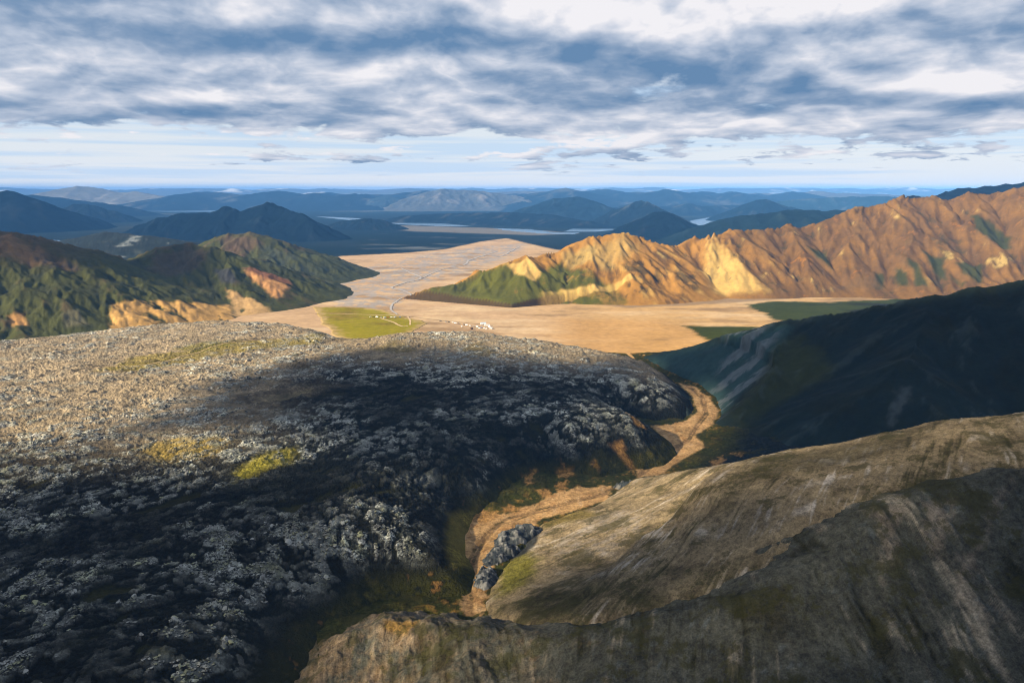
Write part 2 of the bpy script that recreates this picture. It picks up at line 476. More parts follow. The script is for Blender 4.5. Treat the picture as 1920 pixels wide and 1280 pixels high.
def lava_mat():
    m = bpy.data.materials.new('lichen_lava'); m.use_nodes = True
    nt = m.node_tree; b = nt.nodes['Principled BSDF']; q = NG(nt)
    at = q.n('ShaderNodeAttribute', attribute_name='cover').outputs['Color']
    ge = q.n('ShaderNodeNewGeometry'); pos = ge.outputs['Position']
    nz = q.n('ShaderNodeSeparateXYZ'); nt.links.new(ge.outputs['Normal'], nz.inputs[0])
    wn = q.n('ShaderNodeTexNoise'); wn.inputs['Scale'].default_value = 0.35; wn.inputs['Detail'].default_value = 4
    nt.links.new(pos, wn.inputs['Vector'])
    wv = q.n('ShaderNodeVectorMath', operation='MULTIPLY_ADD'); nt.links.new(wn.outputs['Color'], wv.inputs[0]); wv.inputs[1].default_value = (4, 4, 4); nt.links.new(pos, wv.inputs[2])
    def cells(sc):
        v = q.n('ShaderNodeTexVoronoi'); v.inputs['Scale'].default_value = sc; nt.links.new(wv.outputs[0], v.inputs['Vector'])
        s_ = q.n('ShaderNodeSeparateColor'); nt.links.new(v.outputs['Color'], s_.inputs[0])
        return v.outputs['Distance'], s_.outputs[0]
    d1, r1 = cells(0.34); d2, r2_ = cells(0.85); d0_, r0 = cells(0.10)
    # blocks differ: some grown over with pale woolly moss, some bare and black
    cellv = q.m('ADD', q.m('MULTIPLY', r1, 0.55), q.m('MULTIPLY', r2_, 0.45))
    lum = q.n('ShaderNodeRGBToBW'); nt.links.new(at, lum.inputs[0])
    n1 = q.noise(pos, 0.5, 6, 0.7)
    f = q.ss(q.m('ADD', q.m('ADD', cellv, q.m('MULTIPLY', nz.outputs[2], 0.30)), q.m('MULTIPLY', n1, 0.5)), 0.72, 1.12, 0.22, 1.75)
    crack = q.ss(q.m('ADD', q.m('MULTIPLY', d1, 0.6), q.m('MULTIPLY', d2, 0.6)), 0.45, 0.85, 1.0, 0.35)
    f = q.m('MULTIPLY', f, q.m('MULTIPLY', q.m('MULTIPLY_ADD', r0, 0.75, 0.55), q.ss(q.noise(pos, 0.035, 5, 0.6), 0.36, 0.58, 0.55, 1.2)))
    s = q.m('MULTIPLY', f, crack)
    sc3 = q.n('ShaderNodeSeparateColor'); nt.links.new(at, sc3.inputs[0])
    warm = q.m('DIVIDE', q.m('SUBTRACT', sc3.outputs[0], sc3.outputs[2]), q.m('MAXIMUM', sc3.outputs[0], 0.01))
    s = q.m('MULTIPLY_ADD', q.m('SUBTRACT', s, 0.85), q.ss(warm, 0.22, 0.50, 1.0, 0.45), 0.85)
    s = q.m('MULTIPLY_ADD', q.m('SUBTRACT', s, 0.85), q.m('MULTIPLY', q.ss(lum.outputs[0], 0.02, 0.10, 0.45, 1.0), q.ss(q.noise(pos, 0.018, 4, 0.6), 0.40, 0.60, 0.45, 1.1)), 0.85)
    nt.links.new(q.mix(1.0, at, q.vec(s, s, s), 'MULTIPLY'), b.inputs['Base Color'])
    b.inputs['Roughness'].default_value = 0.97; b.inputs['Specular IOR Level'].default_value = 0.06
    h = q.m('SUBTRACT', q.m('MULTIPLY', n1, 0.8), q.m('ADD', q.m('MULTIPLY', d1, 0.9), q.m('MULTIPLY', d2, 0.45)))
    bp = q.n('ShaderNodeBump'); bp.inputs['Strength'].default_value = 0.9; bp.inputs['Distance'].default_value = 1.2
    nt.links.new(h, bp.inputs['Height']); nt.links.new(bp.outputs[0], b.inputs['Normal'])
    return m
M_LAVA = lava_mat()
M_WATER = water_mat('river_water', (0.30, 0.28, 0.26), 0.7)
M_STREAM = water_mat('stream_water', (0.19, 0.14, 0.09), 0.55)
M_LAKE = water_mat('lake_water', (0.10, 0.17, 0.26), 0.2)

ALL = {}
# ================================================================== THE SETTING
# ---- ground out to the horizon
Rg = 30500.0
n = 48
ring = [(Rg * math.cos(2 * math.pi * i / n), Rg * math.sin(2 * math.pi * i / n), -4.0) for i in range(n)]
me = bpy.data.meshes.new('ground'); me.from_pydata(ring, [], [tuple(range(n))]); me.update()
add('ground', me, flat_mat('dark_heath', (0.014, 0.020, 0.021), var=0.3, sc=0.0012), kind='structure',
    label='dark heath land stretching out to the hazy horizon', cat='ground')

# ---- the gravel plain and the dark flats beyond it
SAND = GP([(250, 700), (380, 600), (490, 572), (515, 562), (560, 545), (592, 531), (604, 524), (560, 512), (606, 489), (640, 480), (760, 474), (835, 467),
           (900, 453), (950, 447), (1000, 459), (1040, 468), (1100, 472), (1400, 500), (2000, 520), (2500, 530), (2500, 900), (250, 900)])
MEADOW = GP([(588, 576), (640, 575), (700, 578), (735, 586), (765, 597), (790, 601), (800, 606), (790, 612), (770, 622), (740, 640), (640, 640), (600, 600)])
SPIT = GP([(505, 507), (560, 499), (600, 498), (640, 501), (690, 510), (655, 517), (610, 524), (592, 533), (560, 530), (530, 520)])
GREEN_A = GP([(1280, 611), (1360, 611), (1440, 613), (1540, 620), (1500, 660), (1330, 640), (1300, 622)])
GREEN_B = GP([(1400, 571), (1440, 565), (1560, 566), (1660, 562), (1760, 553), (1900, 550), (1900, 600), (1560, 615), (1455, 600), (1430, 588)])
FAR_SAND = GP([(690, 427), (760, 423), (900, 427), (1020, 433), (1080, 438), (1000, 441), (900, 438), (780, 434)])
SPECK = GP([(470, 470), (560, 430), (700, 425), (900, 442), (930, 450), (820, 468), (620, 478)])
X, Y = fan(-350, 2300, 660, 1120, 27000, 380)
N1 = fbm(X, Y, 420, 5, 0.55, 11); N2 = fbm(X * 0.35, Y, 90, 4, 0.6, 12); N3 = fbm(X, Y, 1800, 5, 0.55, 13); N4 = fbm(X * 0.3, Y, 300, 5, 0.6, 19)
C = np.zeros(X.shape + (3,), np.float32)
C[:] = (0.016, 0.026, 0.030)
C = cmix(C, (0.030, 0.038, 0.028), sst(N3, 0.0, 0.5) * 0.7)
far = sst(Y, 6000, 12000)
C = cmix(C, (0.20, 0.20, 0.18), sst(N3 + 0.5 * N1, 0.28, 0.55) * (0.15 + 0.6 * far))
sp = sst(sdf(X, Y, SPECK), -60, 60)
C = cmix(C, (0.010, 0.020, 0.025), sp * 0.8)
C = cmix(C, (0.19, 0.21, 0.22), sp * sst(N4, 0.30, 0.50) * 0.7)
C = cmix(C, (0.22, 0.20, 0.17), sst(sdf(X, Y, FAR_SAND) + 60 * N1, -50, 50) * 0.8)
s = sst(sdf(X, Y, SAND) + 14 * N1, -12, 12)
sandc = np.zeros_like(C); sandc[:] = (0.52, 0.36, 0.215)
sandc = cmix(sandc, (0.56, 0.365, 0.165), sst(X, -100, 350))
sandc = cmix(sandc, (0.62, 0.46, 0.28), sst(N2 + 0.4 * N1, 0.05, 0.4) * 0.8)
sandc = cmix(sandc, (0.30, 0.20, 0.11), sst(-N2 + 0.5 * N1, 0.08, 0.4) * 0.85)
sandc = cmix(sandc, (0.66, 0.50, 0.32), sst(fbm(X * 0.16, Y, 55, 4, 0.6, 37), 0.15, 0.4) * 0.6)
orange = GP([(1060, 598), (1240, 600), (1420, 640), (1260, 700), (1120, 680), (1050, 640)])
sandc = cmix(sandc, (0.50, 0.29, 0.11), sst(sdf(X, Y, orange) + 60 * N1, -60, 40) * 0.7)
wash = fbm(X * 0.22 + 0.2 * Y, Y, 38, 4, 0.6, 31)
sandc = cmix(sandc, (0.26, 0.17, 0.09), sst(wash, 0.22, 0.42) * sst(X, 40, 500) * 0.55)
darkw = GP([(1110, 570), (1300, 563), (1480, 548), (1640, 541), (1660, 548), (1480, 560), (1300, 572), (1180, 577)])
sandc = cmix(sandc, (0.24, 0.17, 0.11), sst(sdf(X, Y, darkw) + 12 * N2, -8, 10) * 0.75)
brz = GP([(560, 560), (620, 525), (690, 500), (800, 475), (900, 462), (985, 456), (960, 482), (880, 505), (800, 530), (770, 560), (720, 590)])
net = fbm(X * 0.8 + 0.5 * Y, Y * 0.45 - 0.25 * X, 46, 4, 0.55, 35, True)
sandc = cmix(sandc, (0.33, 0.315, 0.31), sst(net, 0.30, 0.62) * sst(sdf(X, Y, brz) + 40 * N1, -40, 40) * 0.8)
C = C * (1 - s[..., None]) + sandc * s[..., None]
N5 = fbm(X * 0.5, Y, 40, 4, 0.6, 33)
gA = np.maximum(sst(sdf(X, Y, GREEN_A) + 16 * N5, -5, 8), sst(sdf(X, Y, GREEN_B) + 26 * N5, -8, 10))
gr = np.zeros_like(C); gr[:] = (0.050, 0.062, 0.014); gr = cmix(gr, (0.022, 0.020, 0.016), sst(N2, 0.0, 0.35) * sst(X, 700, 900))
C = C * (1 - gA[..., None]) + gr * gA[..., None]
Z = 0.5 * N1 + 0.25 * N2
ALL['plain'] = sheet('gravel_plain', X, Y, Z, C, M_GROUND, kind='structure', label='sandy river plain with dark flats far behind', cat='plain')

def patch(name, poly, z, colr, mat, step=6.0, wob=4.0, seed=1, colfn=None, thick=0.0, **kw):
    """a thin sheet of ground cover with an uneven outline laid on the plain"""
    xs = [p[0] for p in poly]; ys = [p[1] for p in poly]
    nx = int((max(xs) - min(xs)) / step) + 4; ny = int((max(ys) - min(ys)) / step) + 4
    gx, gy = np.meshgrid(np.linspace(min(xs) - step, max(xs) + step, nx), np.linspace(min(ys) - step, max(ys) + step, ny))
    dd = sdf(gx, gy, poly) + wob * fbm(gx, gy, wob * 7, 3, 0.55, seed)
    c = np.zeros(gx.shape + (3,), np.float32); c[:] = colr
    if colfn: c = colfn(gx, gy, c, dd)
    zz = z + thick * sst(dd, -step * 0.5, step * 4) - 0.0
    zz = np.where(dd < -step * 0.4, z - 3.0, zz)
    return sheet(name, gx, gy, zz, c, mat, keep=dd > -step * 0.6, **kw)

def meadow_col(x, y, c, dd):
    a = fbm(x * 0.5, y, 60, 4, 0.6, 3); b = fbm(x, y, 18, 3, 0.6, 4)
    c = cmix(c, (0.20, 0.16, 0.02), sst(a, 0.0, 0.4)); c = cmix(c, (0.36, 0.35, 0.02), sst(b, 0.2, 0.5) * 0.5)
    c = cmix(c, (0.46, 0.33, 0.15), (1 - sst(dd + 22 * b + 14 * a, 0, 26)) * 0.95)
    return cmix(c, (0.30, 0.21, 0.05), sst(b + a, 0.1, 0.6) * 0.6)
patch('meadow', MEADOW, 0.9, (0.27, 0.235, 0.016), M_GROUND, 3.0, 12.0, 21, meadow_col, kind='structure',
      label='bright green meadow at the camp on the plain', cat='meadow')
def spit_col(x, y, c, dd):
    a = fbm(x * 0.4, y, 30, 4, 0.65, 8)
    return cmix(c, (0.12, 0.16, 0.17), sst(a, 0.15, 0.4) * 0.6)
def spit_bump(): pass
patch('lava_tongue', SPIT, 0.9, (0.016, 0.032, 0.036), M_GROUND, 8.0, 12.0, 22, spit_col, thick=10.0, kind='structure',
      label='low black lava tongue reaching into the gravel plain', cat='lava')

# ---- water: braided river, lake and far channels
def ribbon(name, pts, width, z, mat, wob=0.25, seed=1, sub=10, zf=None, **kw):
    """a band along a smooth line with uneven width"""
    p = np.array([(q[0], q[1]) for q in pts], float)
    t = np.arange(len(p)); ti = np.linspace(0, len(p) - 1, (len(p) - 1) * sub + 1)
    def cr_(a):
        out = np.zeros(len(ti))
        for k_, tt in enumerate(ti):
            i = min(int(tt), len(a) - 2); u = tt - i
            p0, p1, p2, p3 = a[max(i - 1, 0)], a[i], a[i + 1], a[min(i + 2, len(a) - 1)]
            out[k_] = 0.5 * (2 * p1 + (p2 - p0) * u + (2 * p0 - 5 * p1 + 4 * p2 - p3) * u * u + (3 * p1 - p0 - 3 * p2 + p3) * u ** 3)
        return out
    x = cr_(p[:, 0]); y = cr_(p[:, 1])
    w = np.interp(ti, t, width) if hasattr(width, '__len__') else np.full(len(ti), float(width))
    k_ = np.arange(len(ti), dtype=np.float32)
    x = x + w * 0.35 * fbm(k_, k_ * 0 + seed, 7.0, 2, 0.5, seed)
    tx, ty = np.gradient(x), np.gradient(y); L = np.hypot(tx, ty) + 1e-6
    nx, ny = -ty / L, tx / L
    wl = w * (0.5 + wob * fbm(k_, k_ * 0, 5.0, 3, 0.6, seed + 3)); wr = w * (0.5 + wob * fbm(k_, k_ * 0 + 9, 5.0, 3, 0.6, seed + 5))
    xs = np.stack([x + nx * wl, x, x - nx * wr], 1); ys = np.stack([y + ny * wl, y, y - ny * wr], 1)
    zs = np.full(xs.shape, z) if zf is None else zf(xs, ys)
    nn = len(x); idx = np.arange(nn * 3).reshape(nn, 3)
    q = np.stack([idx[:-1, :-1], idx[1:, :-1], idx[1:, 1:], idx[:-1, 1:]], -1).reshape(-1, 4)
    return add(name, mesh_np(name, np.stack([xs, ys, zs], -1).reshape(-1, 3), q), mat, **kw)
RV = 'braided river channels on the plain'
def river(px, w, label, seed):
    ribbon('river', GP(px), [v_ * 0.42 for v_ in w], 1.0, M_WATER, wob=0.7, seed=seed, sub=16, kind='structure', label=label, cat='river', group=RV)
river([(745, 590), (733, 580), (737, 570), (752, 560), (770, 553), (758, 546), (735, 540), (760, 530), (790, 522), (770, 512), (752, 503)], [10, 14, 14, 12, 12, 14, 18, 22, 24, 16, 10], 'blue grey river bending past the green headland', 1)
river([(790, 522), (830, 505), (870, 497), (880, 488), (905, 480), (930, 472)], [12, 16, 18, 22, 26, 20], 'river channel running from the bend to the far gravel', 2)
river([(880, 488), (910, 484), (940, 480), (960, 470), (975, 462)], [10, 18, 22, 20, 14], 'far channel beside the pale gravel tip', 6)
FR = 'far braided river water'
def farwater(px, label, seed, z=1.4, mat=None, name='river', cat='river', step=25, wob=18):
    poly = GP(px)
    patch(name, poly, z, (0.3, 0.3, 0.3), mat or M_LAKE, step, wob, seed, kind='structure', label=label, cat=cat)
farwater([(0, 449), (60, 448), (117, 451), (100, 456), (75, 460), (90, 470), (60, 478), (20, 470), (0, 465)], 'pale lake behind the hill at the left edge', 3, 1.0, None, 'lake', 'lake', 20, 8)
farwater([(1060, 424), (1105, 419), (1158, 419), (1160, 423), (1100, 428), (1160, 430), (1120, 434), (1060, 434), (1075, 429)], 'bright lake between the dark cones, centre right', 5, 1.2, None, 'lake', 'lake', 30, 14)
farwater([(1296, 414), (1340, 406), (1370, 409), (1345, 418), (1330, 428), (1300, 422)], 'braided water shining behind the dark cone', 7, step=30)
farwater([(595, 406), (640, 408), (700, 411), (760, 416), (830, 419), (880, 424), (830, 424), (760, 421), (700, 416), (640, 411)], 'long far river channel over the dark flats', 9, step=35)
farwater([(930, 428), (990, 430), (1040, 436), (1080, 436), (1080, 439), (1020, 438), (960, 433)], 'far river strip beside grey sand', 11, step=35)
farwater([(210, 392), (330, 393), (430, 394), (430, 397), (320, 397), (215, 395)], 'thin pale strip of water under the domed mountain', 13, step=60, wob=30)
farwater([(95, 383), (130, 380), (140, 386), (100, 388)], 'small bright far pond beside the small dark hill', 15, step=60, wob=30)

# ---- far mountains
def mountain(name, label, crest, k, colr, pale=(0.16, 0.17, 0.17), pale_amt=0.35, spurs=(), margin=1.0, nu_=130, nv=90, wl=None, strength=0.10, mat=None, floor=None, rough=0.05, seed=0, top=None):
    """crest: (column, row, distance) points read off the photo"""
    def far_fix(pts):
        return [(c[0], c[1], c[2] * min(411300 / c[2] / (411300 / c[2] - 9), 1.25) if c[2] < 11500 else c[2]) for c in pts]
    crest = far_fix(crest); spurs = [far_fix(s_) for s_ in spurs]
    L = [(([P(*c) for c in crest]), k, floor)]
    for s_ in spurs:
        L.append(([P(*c) for c in s_], k * 1.15, floor))
    zs = [p[2] for l in L for p in l[0]]; zmax = max(zs)
    reach = zmax / k * margin
    ys = [p[1] for l in L for p in l[0]]; pxs = [c[0] for c in crest] + [c[0] for s_ in spurs for c in s_]
    D0, D1 = max(min(ys) - reach, 400), max(ys) + reach * 0.8
    mpx = reach / min(ys) * F
    X, Y = fan(min(pxs) - mpx, max(pxs) + mpx, int(nu_ * 0.8), D0, D1, int(nv * 0.7))
    w_ = wl or reach * 0.35
    wx = X + 0.18 * w_ * fbm(X, Y, w_ * 0.8, 3, 0.5, 40 + seed); wy = Y + 0.18 * w_ * fbm(X, Y, w_ * 0.8, 3, 0.5, 44 + seed)
    Z = tents(wx, wy, L, zmax * 0.03)
    gx, gy = grad(X, Y, Z)
    H, R = gullies(X, Y, gx, gy, w_, 4, strength, seed=50 + seed)
    Z = Z + H * sst(Z, -2, zmax * 0.25) + zmax * rough * fbm(X, Y, w_ * 0.7, 4, 0.55, 60 + seed) * sst(Z, 0, zmax * 0.3)
    C = np.zeros(X.shape + (3,), np.float32); C[:] = colr
    nn = fbm(X, Y, w_ * 1.4, 4, 0.55, 70 + seed)
    C = cmix(C, pale, sst(nn + 0.35 * R, 0.15, 0.6) * pale_amt)
    if top is not None:
        C = cmix(C, top, sst(Z / zmax, 0.55, 0.9) * sst(nn + 0.2 * R, -0.3, 0.3))
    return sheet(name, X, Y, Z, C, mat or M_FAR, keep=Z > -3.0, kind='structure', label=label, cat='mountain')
DK_SHADE = (0.007, 0.014, 0.022); MID = (0.10, 0.105, 0.11)  # dark slopes; cloud shade on the far hills is put into these colours
# horizon ranges, 20-30 km away
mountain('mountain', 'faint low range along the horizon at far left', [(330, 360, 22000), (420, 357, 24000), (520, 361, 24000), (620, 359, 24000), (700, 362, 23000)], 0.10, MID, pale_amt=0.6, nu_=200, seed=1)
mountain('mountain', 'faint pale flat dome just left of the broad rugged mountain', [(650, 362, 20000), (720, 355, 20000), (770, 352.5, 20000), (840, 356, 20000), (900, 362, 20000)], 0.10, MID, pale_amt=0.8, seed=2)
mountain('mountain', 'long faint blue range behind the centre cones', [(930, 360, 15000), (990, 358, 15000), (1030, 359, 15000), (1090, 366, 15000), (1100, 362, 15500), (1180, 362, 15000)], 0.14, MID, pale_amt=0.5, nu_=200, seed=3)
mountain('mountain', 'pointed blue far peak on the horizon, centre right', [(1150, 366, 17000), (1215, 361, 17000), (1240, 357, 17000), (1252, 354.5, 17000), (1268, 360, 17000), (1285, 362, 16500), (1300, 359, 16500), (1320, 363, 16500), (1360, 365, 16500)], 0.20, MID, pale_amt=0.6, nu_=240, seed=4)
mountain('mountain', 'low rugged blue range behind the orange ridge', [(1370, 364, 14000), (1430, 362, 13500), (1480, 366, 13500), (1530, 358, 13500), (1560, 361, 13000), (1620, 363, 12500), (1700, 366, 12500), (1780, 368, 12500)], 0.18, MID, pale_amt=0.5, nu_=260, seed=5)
mountain('mountain', 'rugged pale blue hills with bare flanks, centre right', [(1150, 384, 9000), (1220, 378, 9000), (1270, 381, 9000), (1330, 374, 9000), (1390, 380, 9000), (1440, 374, 9200)], 0.20, (0.075, 0.10, 0.12), pale_amt=0.9, pale=(0.24, 0.25, 0.25), nu_=300, nv=120, seed=6, wl=500, strength=0.16)
def jag(y0, amp, D, x0, x1, step, seed):
    r_ = random.Random(seed); pts = []; x = x0
    while x < x1:
        pts.append((x, y0 + amp * r_.uniform(-1, 1) - amp * 1.4 * (r_.random() < 0.22), D * r_.uniform(0.96, 1.04))); x += step * r_.uniform(0.6, 1.4)
    return pts
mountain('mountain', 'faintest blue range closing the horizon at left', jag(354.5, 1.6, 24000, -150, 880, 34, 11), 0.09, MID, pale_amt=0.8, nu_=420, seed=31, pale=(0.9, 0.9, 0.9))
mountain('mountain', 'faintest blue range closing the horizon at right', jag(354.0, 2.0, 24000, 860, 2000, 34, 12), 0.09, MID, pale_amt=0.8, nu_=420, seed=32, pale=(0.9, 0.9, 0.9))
mountain('mountain', 'layered deep blue hills below the left skyline', jag(363, 3.2, 11800, 360, 800, 26, 3), 0.16, (0.012, 0.022, 0.034), pale_amt=0.4, nu_=320, seed=33)
mountain('mountain', 'small blue peaks strung below the right skyline', jag(362, 3.8, 11800, 960, 1500, 24, 5), 0.18, (0.014, 0.026, 0.040), pale_amt=0.45, nu_=360, seed=34)
mountain('mountain', 'low deep blue hills on the flats left of centre', jag(374, 3.0, 9500, 420, 700, 30, 8), 0.18, (0.008, 0.016, 0.026), pale_amt=0.3, nu_=260, seed=35)
mountain('mountain', 'low deep blue hills between the lake and the pale rugged hills', jag(388, 4.0, 7600, 1090, 1420, 28, 9), 0.24, (0.008, 0.016, 0.026), pale_amt=0.35, nu_=280, seed=36)
# the domed pale mountain at left and its shoulder
mountain('mountain', 'broad pale domed mountain at the left, lit grey slopes', [(70, 371, 9800), (120, 354, 9800), (150, 348.5, 9800), (170, 350.5, 9800), (200, 362, 9600), (235, 360, 9600), (250, 358.5, 9600), (290, 366, 9400), (345, 372, 9200)], 0.20, (0.15, 0.16, 0.16), pale=(0.30, 0.29, 0.28), pale_amt=0.7, nu_=220, seed=7, strength=0.06)
mountain('mountain', 'low dark ridge in front of the domed mountain', [(20, 366, 7600), (55, 364, 7600), (120, 372, 7600), (190, 380, 7400), (235, 387, 7200)], 0.25, DK_SHADE, pale_amt=0.15, seed=8)
mountain('mountain', 'small flat dark hill below the domed mountain', [(125, 391, 6000), (140, 383, 6000), (165, 382, 6000), (185, 388, 6000), (210, 394, 6000)], 0.40, DK_SHADE, pale_amt=0.10, seed=9)
mountain('mountain', 'tall dark pointed cone cut by the left frame edge', [(-90, 385, 5000), (-40, 370, 5000), (5, 358.5, 5000), (14, 355.5, 5000), (24, 359.5, 5000), (60, 384, 5000), (105, 410, 5000)], 0.42, (0.005, 0.011, 0.018), pale_amt=0.05, seed=10, strength=0.05)
mountain('mountain', 'long dark blue hill with two peaks behind the left hills', [(250, 425, 4300), (300, 408, 4300), (345, 399, 4300), (395, 398, 4300), (412, 392, 4300), (426, 386, 4300), (440, 391, 4300), (452, 397, 4300), (468, 391, 4300), (490, 386, 4300), (508, 380.5, 4300), (522, 386, 4300), (550, 396, 4200), (580, 410, 4100), (598, 425, 4100)], 0.50, (0.005, 0.011, 0.019), pale=(0.04, 0.06, 0.075), pale_amt=0.3, nu_=240, nv=110, seed=11, wl=200)
mountain('mountain', 'low dark knoll on the flats right of the two-peaked hill', [(640, 414, 5000), (690, 409, 5000), (716, 412, 5000)], 0.35, DK_SHADE, pale_amt=0.1, seed=12)
mountain('mountain', 'small dark blue cone left of the broad rugged mountain', [(690, 384, 9000), (722, 366, 9000), (732, 366, 9000), (760, 385, 9000)], 0.30, (0.03, 0.05, 0.07), pale_amt=0.3, seed=13)
mountain('mountain', 'broad rugged mountain with flat summit in the centre', [(775, 380, 9000), (800, 366, 9000), (815, 356, 9000), (826, 354, 9000), (870, 356, 9000), (905, 358, 9000), (945, 364, 9000), (980, 372, 8800), (1005, 380, 8600)], 0.28, (0.085, 0.095, 0.10), pale=(0.22, 0.21, 0.20), pale_amt=0.8, nu_=240, nv=130, seed=14, wl=420, strength=0.15)
mountain('mountain', 'dark rounded hills right of the broad rugged mountain', [(960, 398, 6600), (1000, 384, 6600), (1040, 372, 6600), (1085, 369, 6600), (1110, 376, 6500), (1150, 392, 6400)], 0.35, (0.008, 0.017, 0.025), pale=(0.06, 0.08, 0.09), pale_amt=0.3, nu_=180, seed=15)
mountain('mountain', 'low dark hill spreading over the centre flats', [(760, 404, 6000), (860, 399, 6000), (960, 398, 5800), (1030, 402, 5600), (1100, 414, 5200)], 0.20, DK_SHADE, pale=(0.15, 0.15, 0.14), pale_amt=0.25, nu_=220, seed=16)
mountain('mountain', 'dark blue cone with pale streak beside the bright lake', [(1130, 412, 5600), (1165, 392, 5600), (1192, 377, 5600), (1204, 375.5, 5600), (1222, 384, 5500), (1260, 400, 5400)], 0.45, DK_SHADE, pale=(0.14, 0.16, 0.17), pale_amt=0.35, nu_=160, seed=17)
mountain('mountain', 'near black rounded cone in front of the lake, centre right', [(1175, 428, 4300), (1205, 408, 4300), (1228, 398, 4300), (1245, 396, 4300), (1262, 402, 4300), (1290, 418, 4250), (1310, 428, 4200)], 0.45, (0.004, 0.009, 0.015), pale_amt=0.06, nu_=160, seed=18, strength=0.06)
mountain('mountain', 'dark blue pointed cone behind the orange ridge', [(1350, 405, 6200), (1390, 390, 6200), (1418, 376, 6200), (1436, 373, 6200), (1460, 382, 6200), (1500, 392, 6100)], 0.40, (0.006, 0.014, 0.022), pale_amt=0.12, nu_=160, seed=19)
mountain('mountain', 'long dark green hill just behind the orange ridge', [(1310, 424, 4000), (1370, 408, 4000), (1420, 400, 4000), (1480, 393, 4000), (1560, 394, 4000), (1640, 398, 4000)], 0.35, (0.009, 0.018, 0.019), pale=(0.04, 0.06, 0.05), pale_amt=0.3, nu_=180, seed=20)
mountain('mountain', 'blue hills with pale patches above the orange ridge shoulder', [(1460, 378, 7500), (1500, 373, 7500), (1540, 371, 7500), (1600, 368, 7500), (1680, 368, 7200), (1740, 375, 7000)], 0.30, (0.020, 0.045, 0.065), pale=(0.14, 0.16, 0.18), pale_amt=0.5, nu_=220, seed=21)
mountain('mountain', 'flat topped dark plateau above the ridge at right edge', [(1700, 385, 3600), (1762, 366, 3600), (1775, 358, 3600), (1800, 353, 3600), (1860, 348, 3600), (1920, 340, 3600), (2050, 335, 3600)], 0.50, (0.006, 0.009, 0.016), pale_amt=0.05, nu_=200, seed=22, strength=0.05)
mountain('mountain', 'low dark knob peeking over the ridge shoulder', [(1660, 392, 3000), (1690, 378, 3000), (1712, 367, 3000), (1730, 372, 3000), (1760, 385, 3000)], 0.55, (0.012, 0.018, 0.026), pale_amt=0.05, seed=23)
# ---- the orange rhyolite ridge at right
CR = [(766, 558, 1920), (800, 549, 1915), (850, 534, 1920), (905, 510, 1960), (960, 490, 2000), (985, 479, 2010), (1010, 481, 2030), (1045, 474, 2070),
      (1100, 446, 2120), (1150, 439, 2140), (1200, 444, 2160), (1250, 460, 2180), (1268, 459, 2200), (1300, 452, 2230), (1340, 441, 2250), (1370, 431, 2260),
      (1430, 433, 2290), (1470, 424, 2300), (1510, 426, 2320), (1545, 421, 2340), (1570, 402, 2360), (1620, 389, 2380), (1660, 382, 2380), (1700, 371, 2400),
      (1735, 371, 2400), (1790, 376, 2400), (1815, 362, 2400), (1850, 364, 2400), (1880, 362, 2390), (1900, 354, 2380), (1935, 348, 2370), (2060, 335, 2380), (2300, 330, 2400)]
KR = 1.045
def SP(*pts):
    out = []
    for p in pts:
        out.append(P(p[0], p[1], p[2] * KR) if p[2] > 500 else G(*p))
    return out
lines = [([P(c[0], c[1], c[2] * KR) for c in CR], 0.50, None),
         (SP((985, 479, 2010), (960, 520, 1930), (930, 556, 8)), 0.40, None),
         (SP((1110, 446, 2120), (1085, 500, 2000), (1070, 562, 0)), 0.55, None),
         (SP((1160, 440, 2140), (1200, 505, 2040), (1240, 557, 0)), 0.62, None),
         (SP((1262, 460, 2190), (1330, 505, 2110), (1385, 548, 0)), 0.66, None),
         (SP((1330, 443, 2240), (1325, 490, 2150), (1340, 549, 0)), 0.66, None),
         (SP((1370, 432, 2260), (1400, 480, 2170), (1430, 544, 0)), 0.66, None),
         (SP((1470, 425, 2300), (1520, 475, 2210), (1570, 541, 0)), 0.64, None),
         (SP((1545, 421, 2340), (1560, 465, 2260), (1600, 500, 2180), (1615, 538, 0)), 0.66, None),
         (SP((1640, 387, 2380), (1620, 448, 2230), (1590, 500, 2140), (1560, 541, 0)), 0.62, None),
         (SP((1620, 448, 2230), (1680, 500, 2150), (1720, 538, 0)), 0.62, None),
         (SP((1700, 372, 2400), (1730, 430, 2280), (1780, 490, 2190), (1830, 538, 0)), 0.62, None),
         (SP((1760, 376, 2400), (1800, 430, 2290), (1850, 500, 2190), (1880, 538, 0)), 0.62, None),
         (SP((1820, 363, 2400), (1870, 420, 2300), (1930, 490, 2210), (1960, 538, 0)), 0.62, None),
         (SP((1900, 355, 2380), (1960, 440, 2270), (2030, 530, 0)), 0.62, None),
         (SP((2060, 336, 2380), (2090, 440, 2260), (2150, 530, 0)), 0.62, None)]
X, Y = fan(690, 2240, 820, 1620, 2850, 240)
wx = X + 11 * fbm(X, Y, 110, 3, 0.5, 101); wy = Y + 11 * fbm(X, Y, 110, 3, 0.5, 103)
Z = tents(wx, wy, lines, 4.0)
gx, gy = grad(X, Y, Z)
H, R = gullies(X, Y, gx, gy, 135, 3, 0.17, seed=111, follow=0.6)
_, R2 = gullies(X, Y, gx, gy, 26, 3, 0.05, seed=114, follow=0.15, gain=0.7)
R2 = R2 * (0.4 + 0.6 * sst(fbm(X, Y, 120, 3, 0.5, 117), -0.2, 0.3)); H = H + 1.0 * R2; R = 0.7 * R + 0.5 * R2
rel = sst(Z, -4, 45)
Z0 = Z.copy()
Z = Z + H * rel + 1.0 * fbm(X, Y, 60, 3, 0.5, 105) * rel + 2.5 * fbm(X, Y, 30, 4, 0.55, 107, True) * sst(Z, 60, 170) * sst(X, 500, 1100)
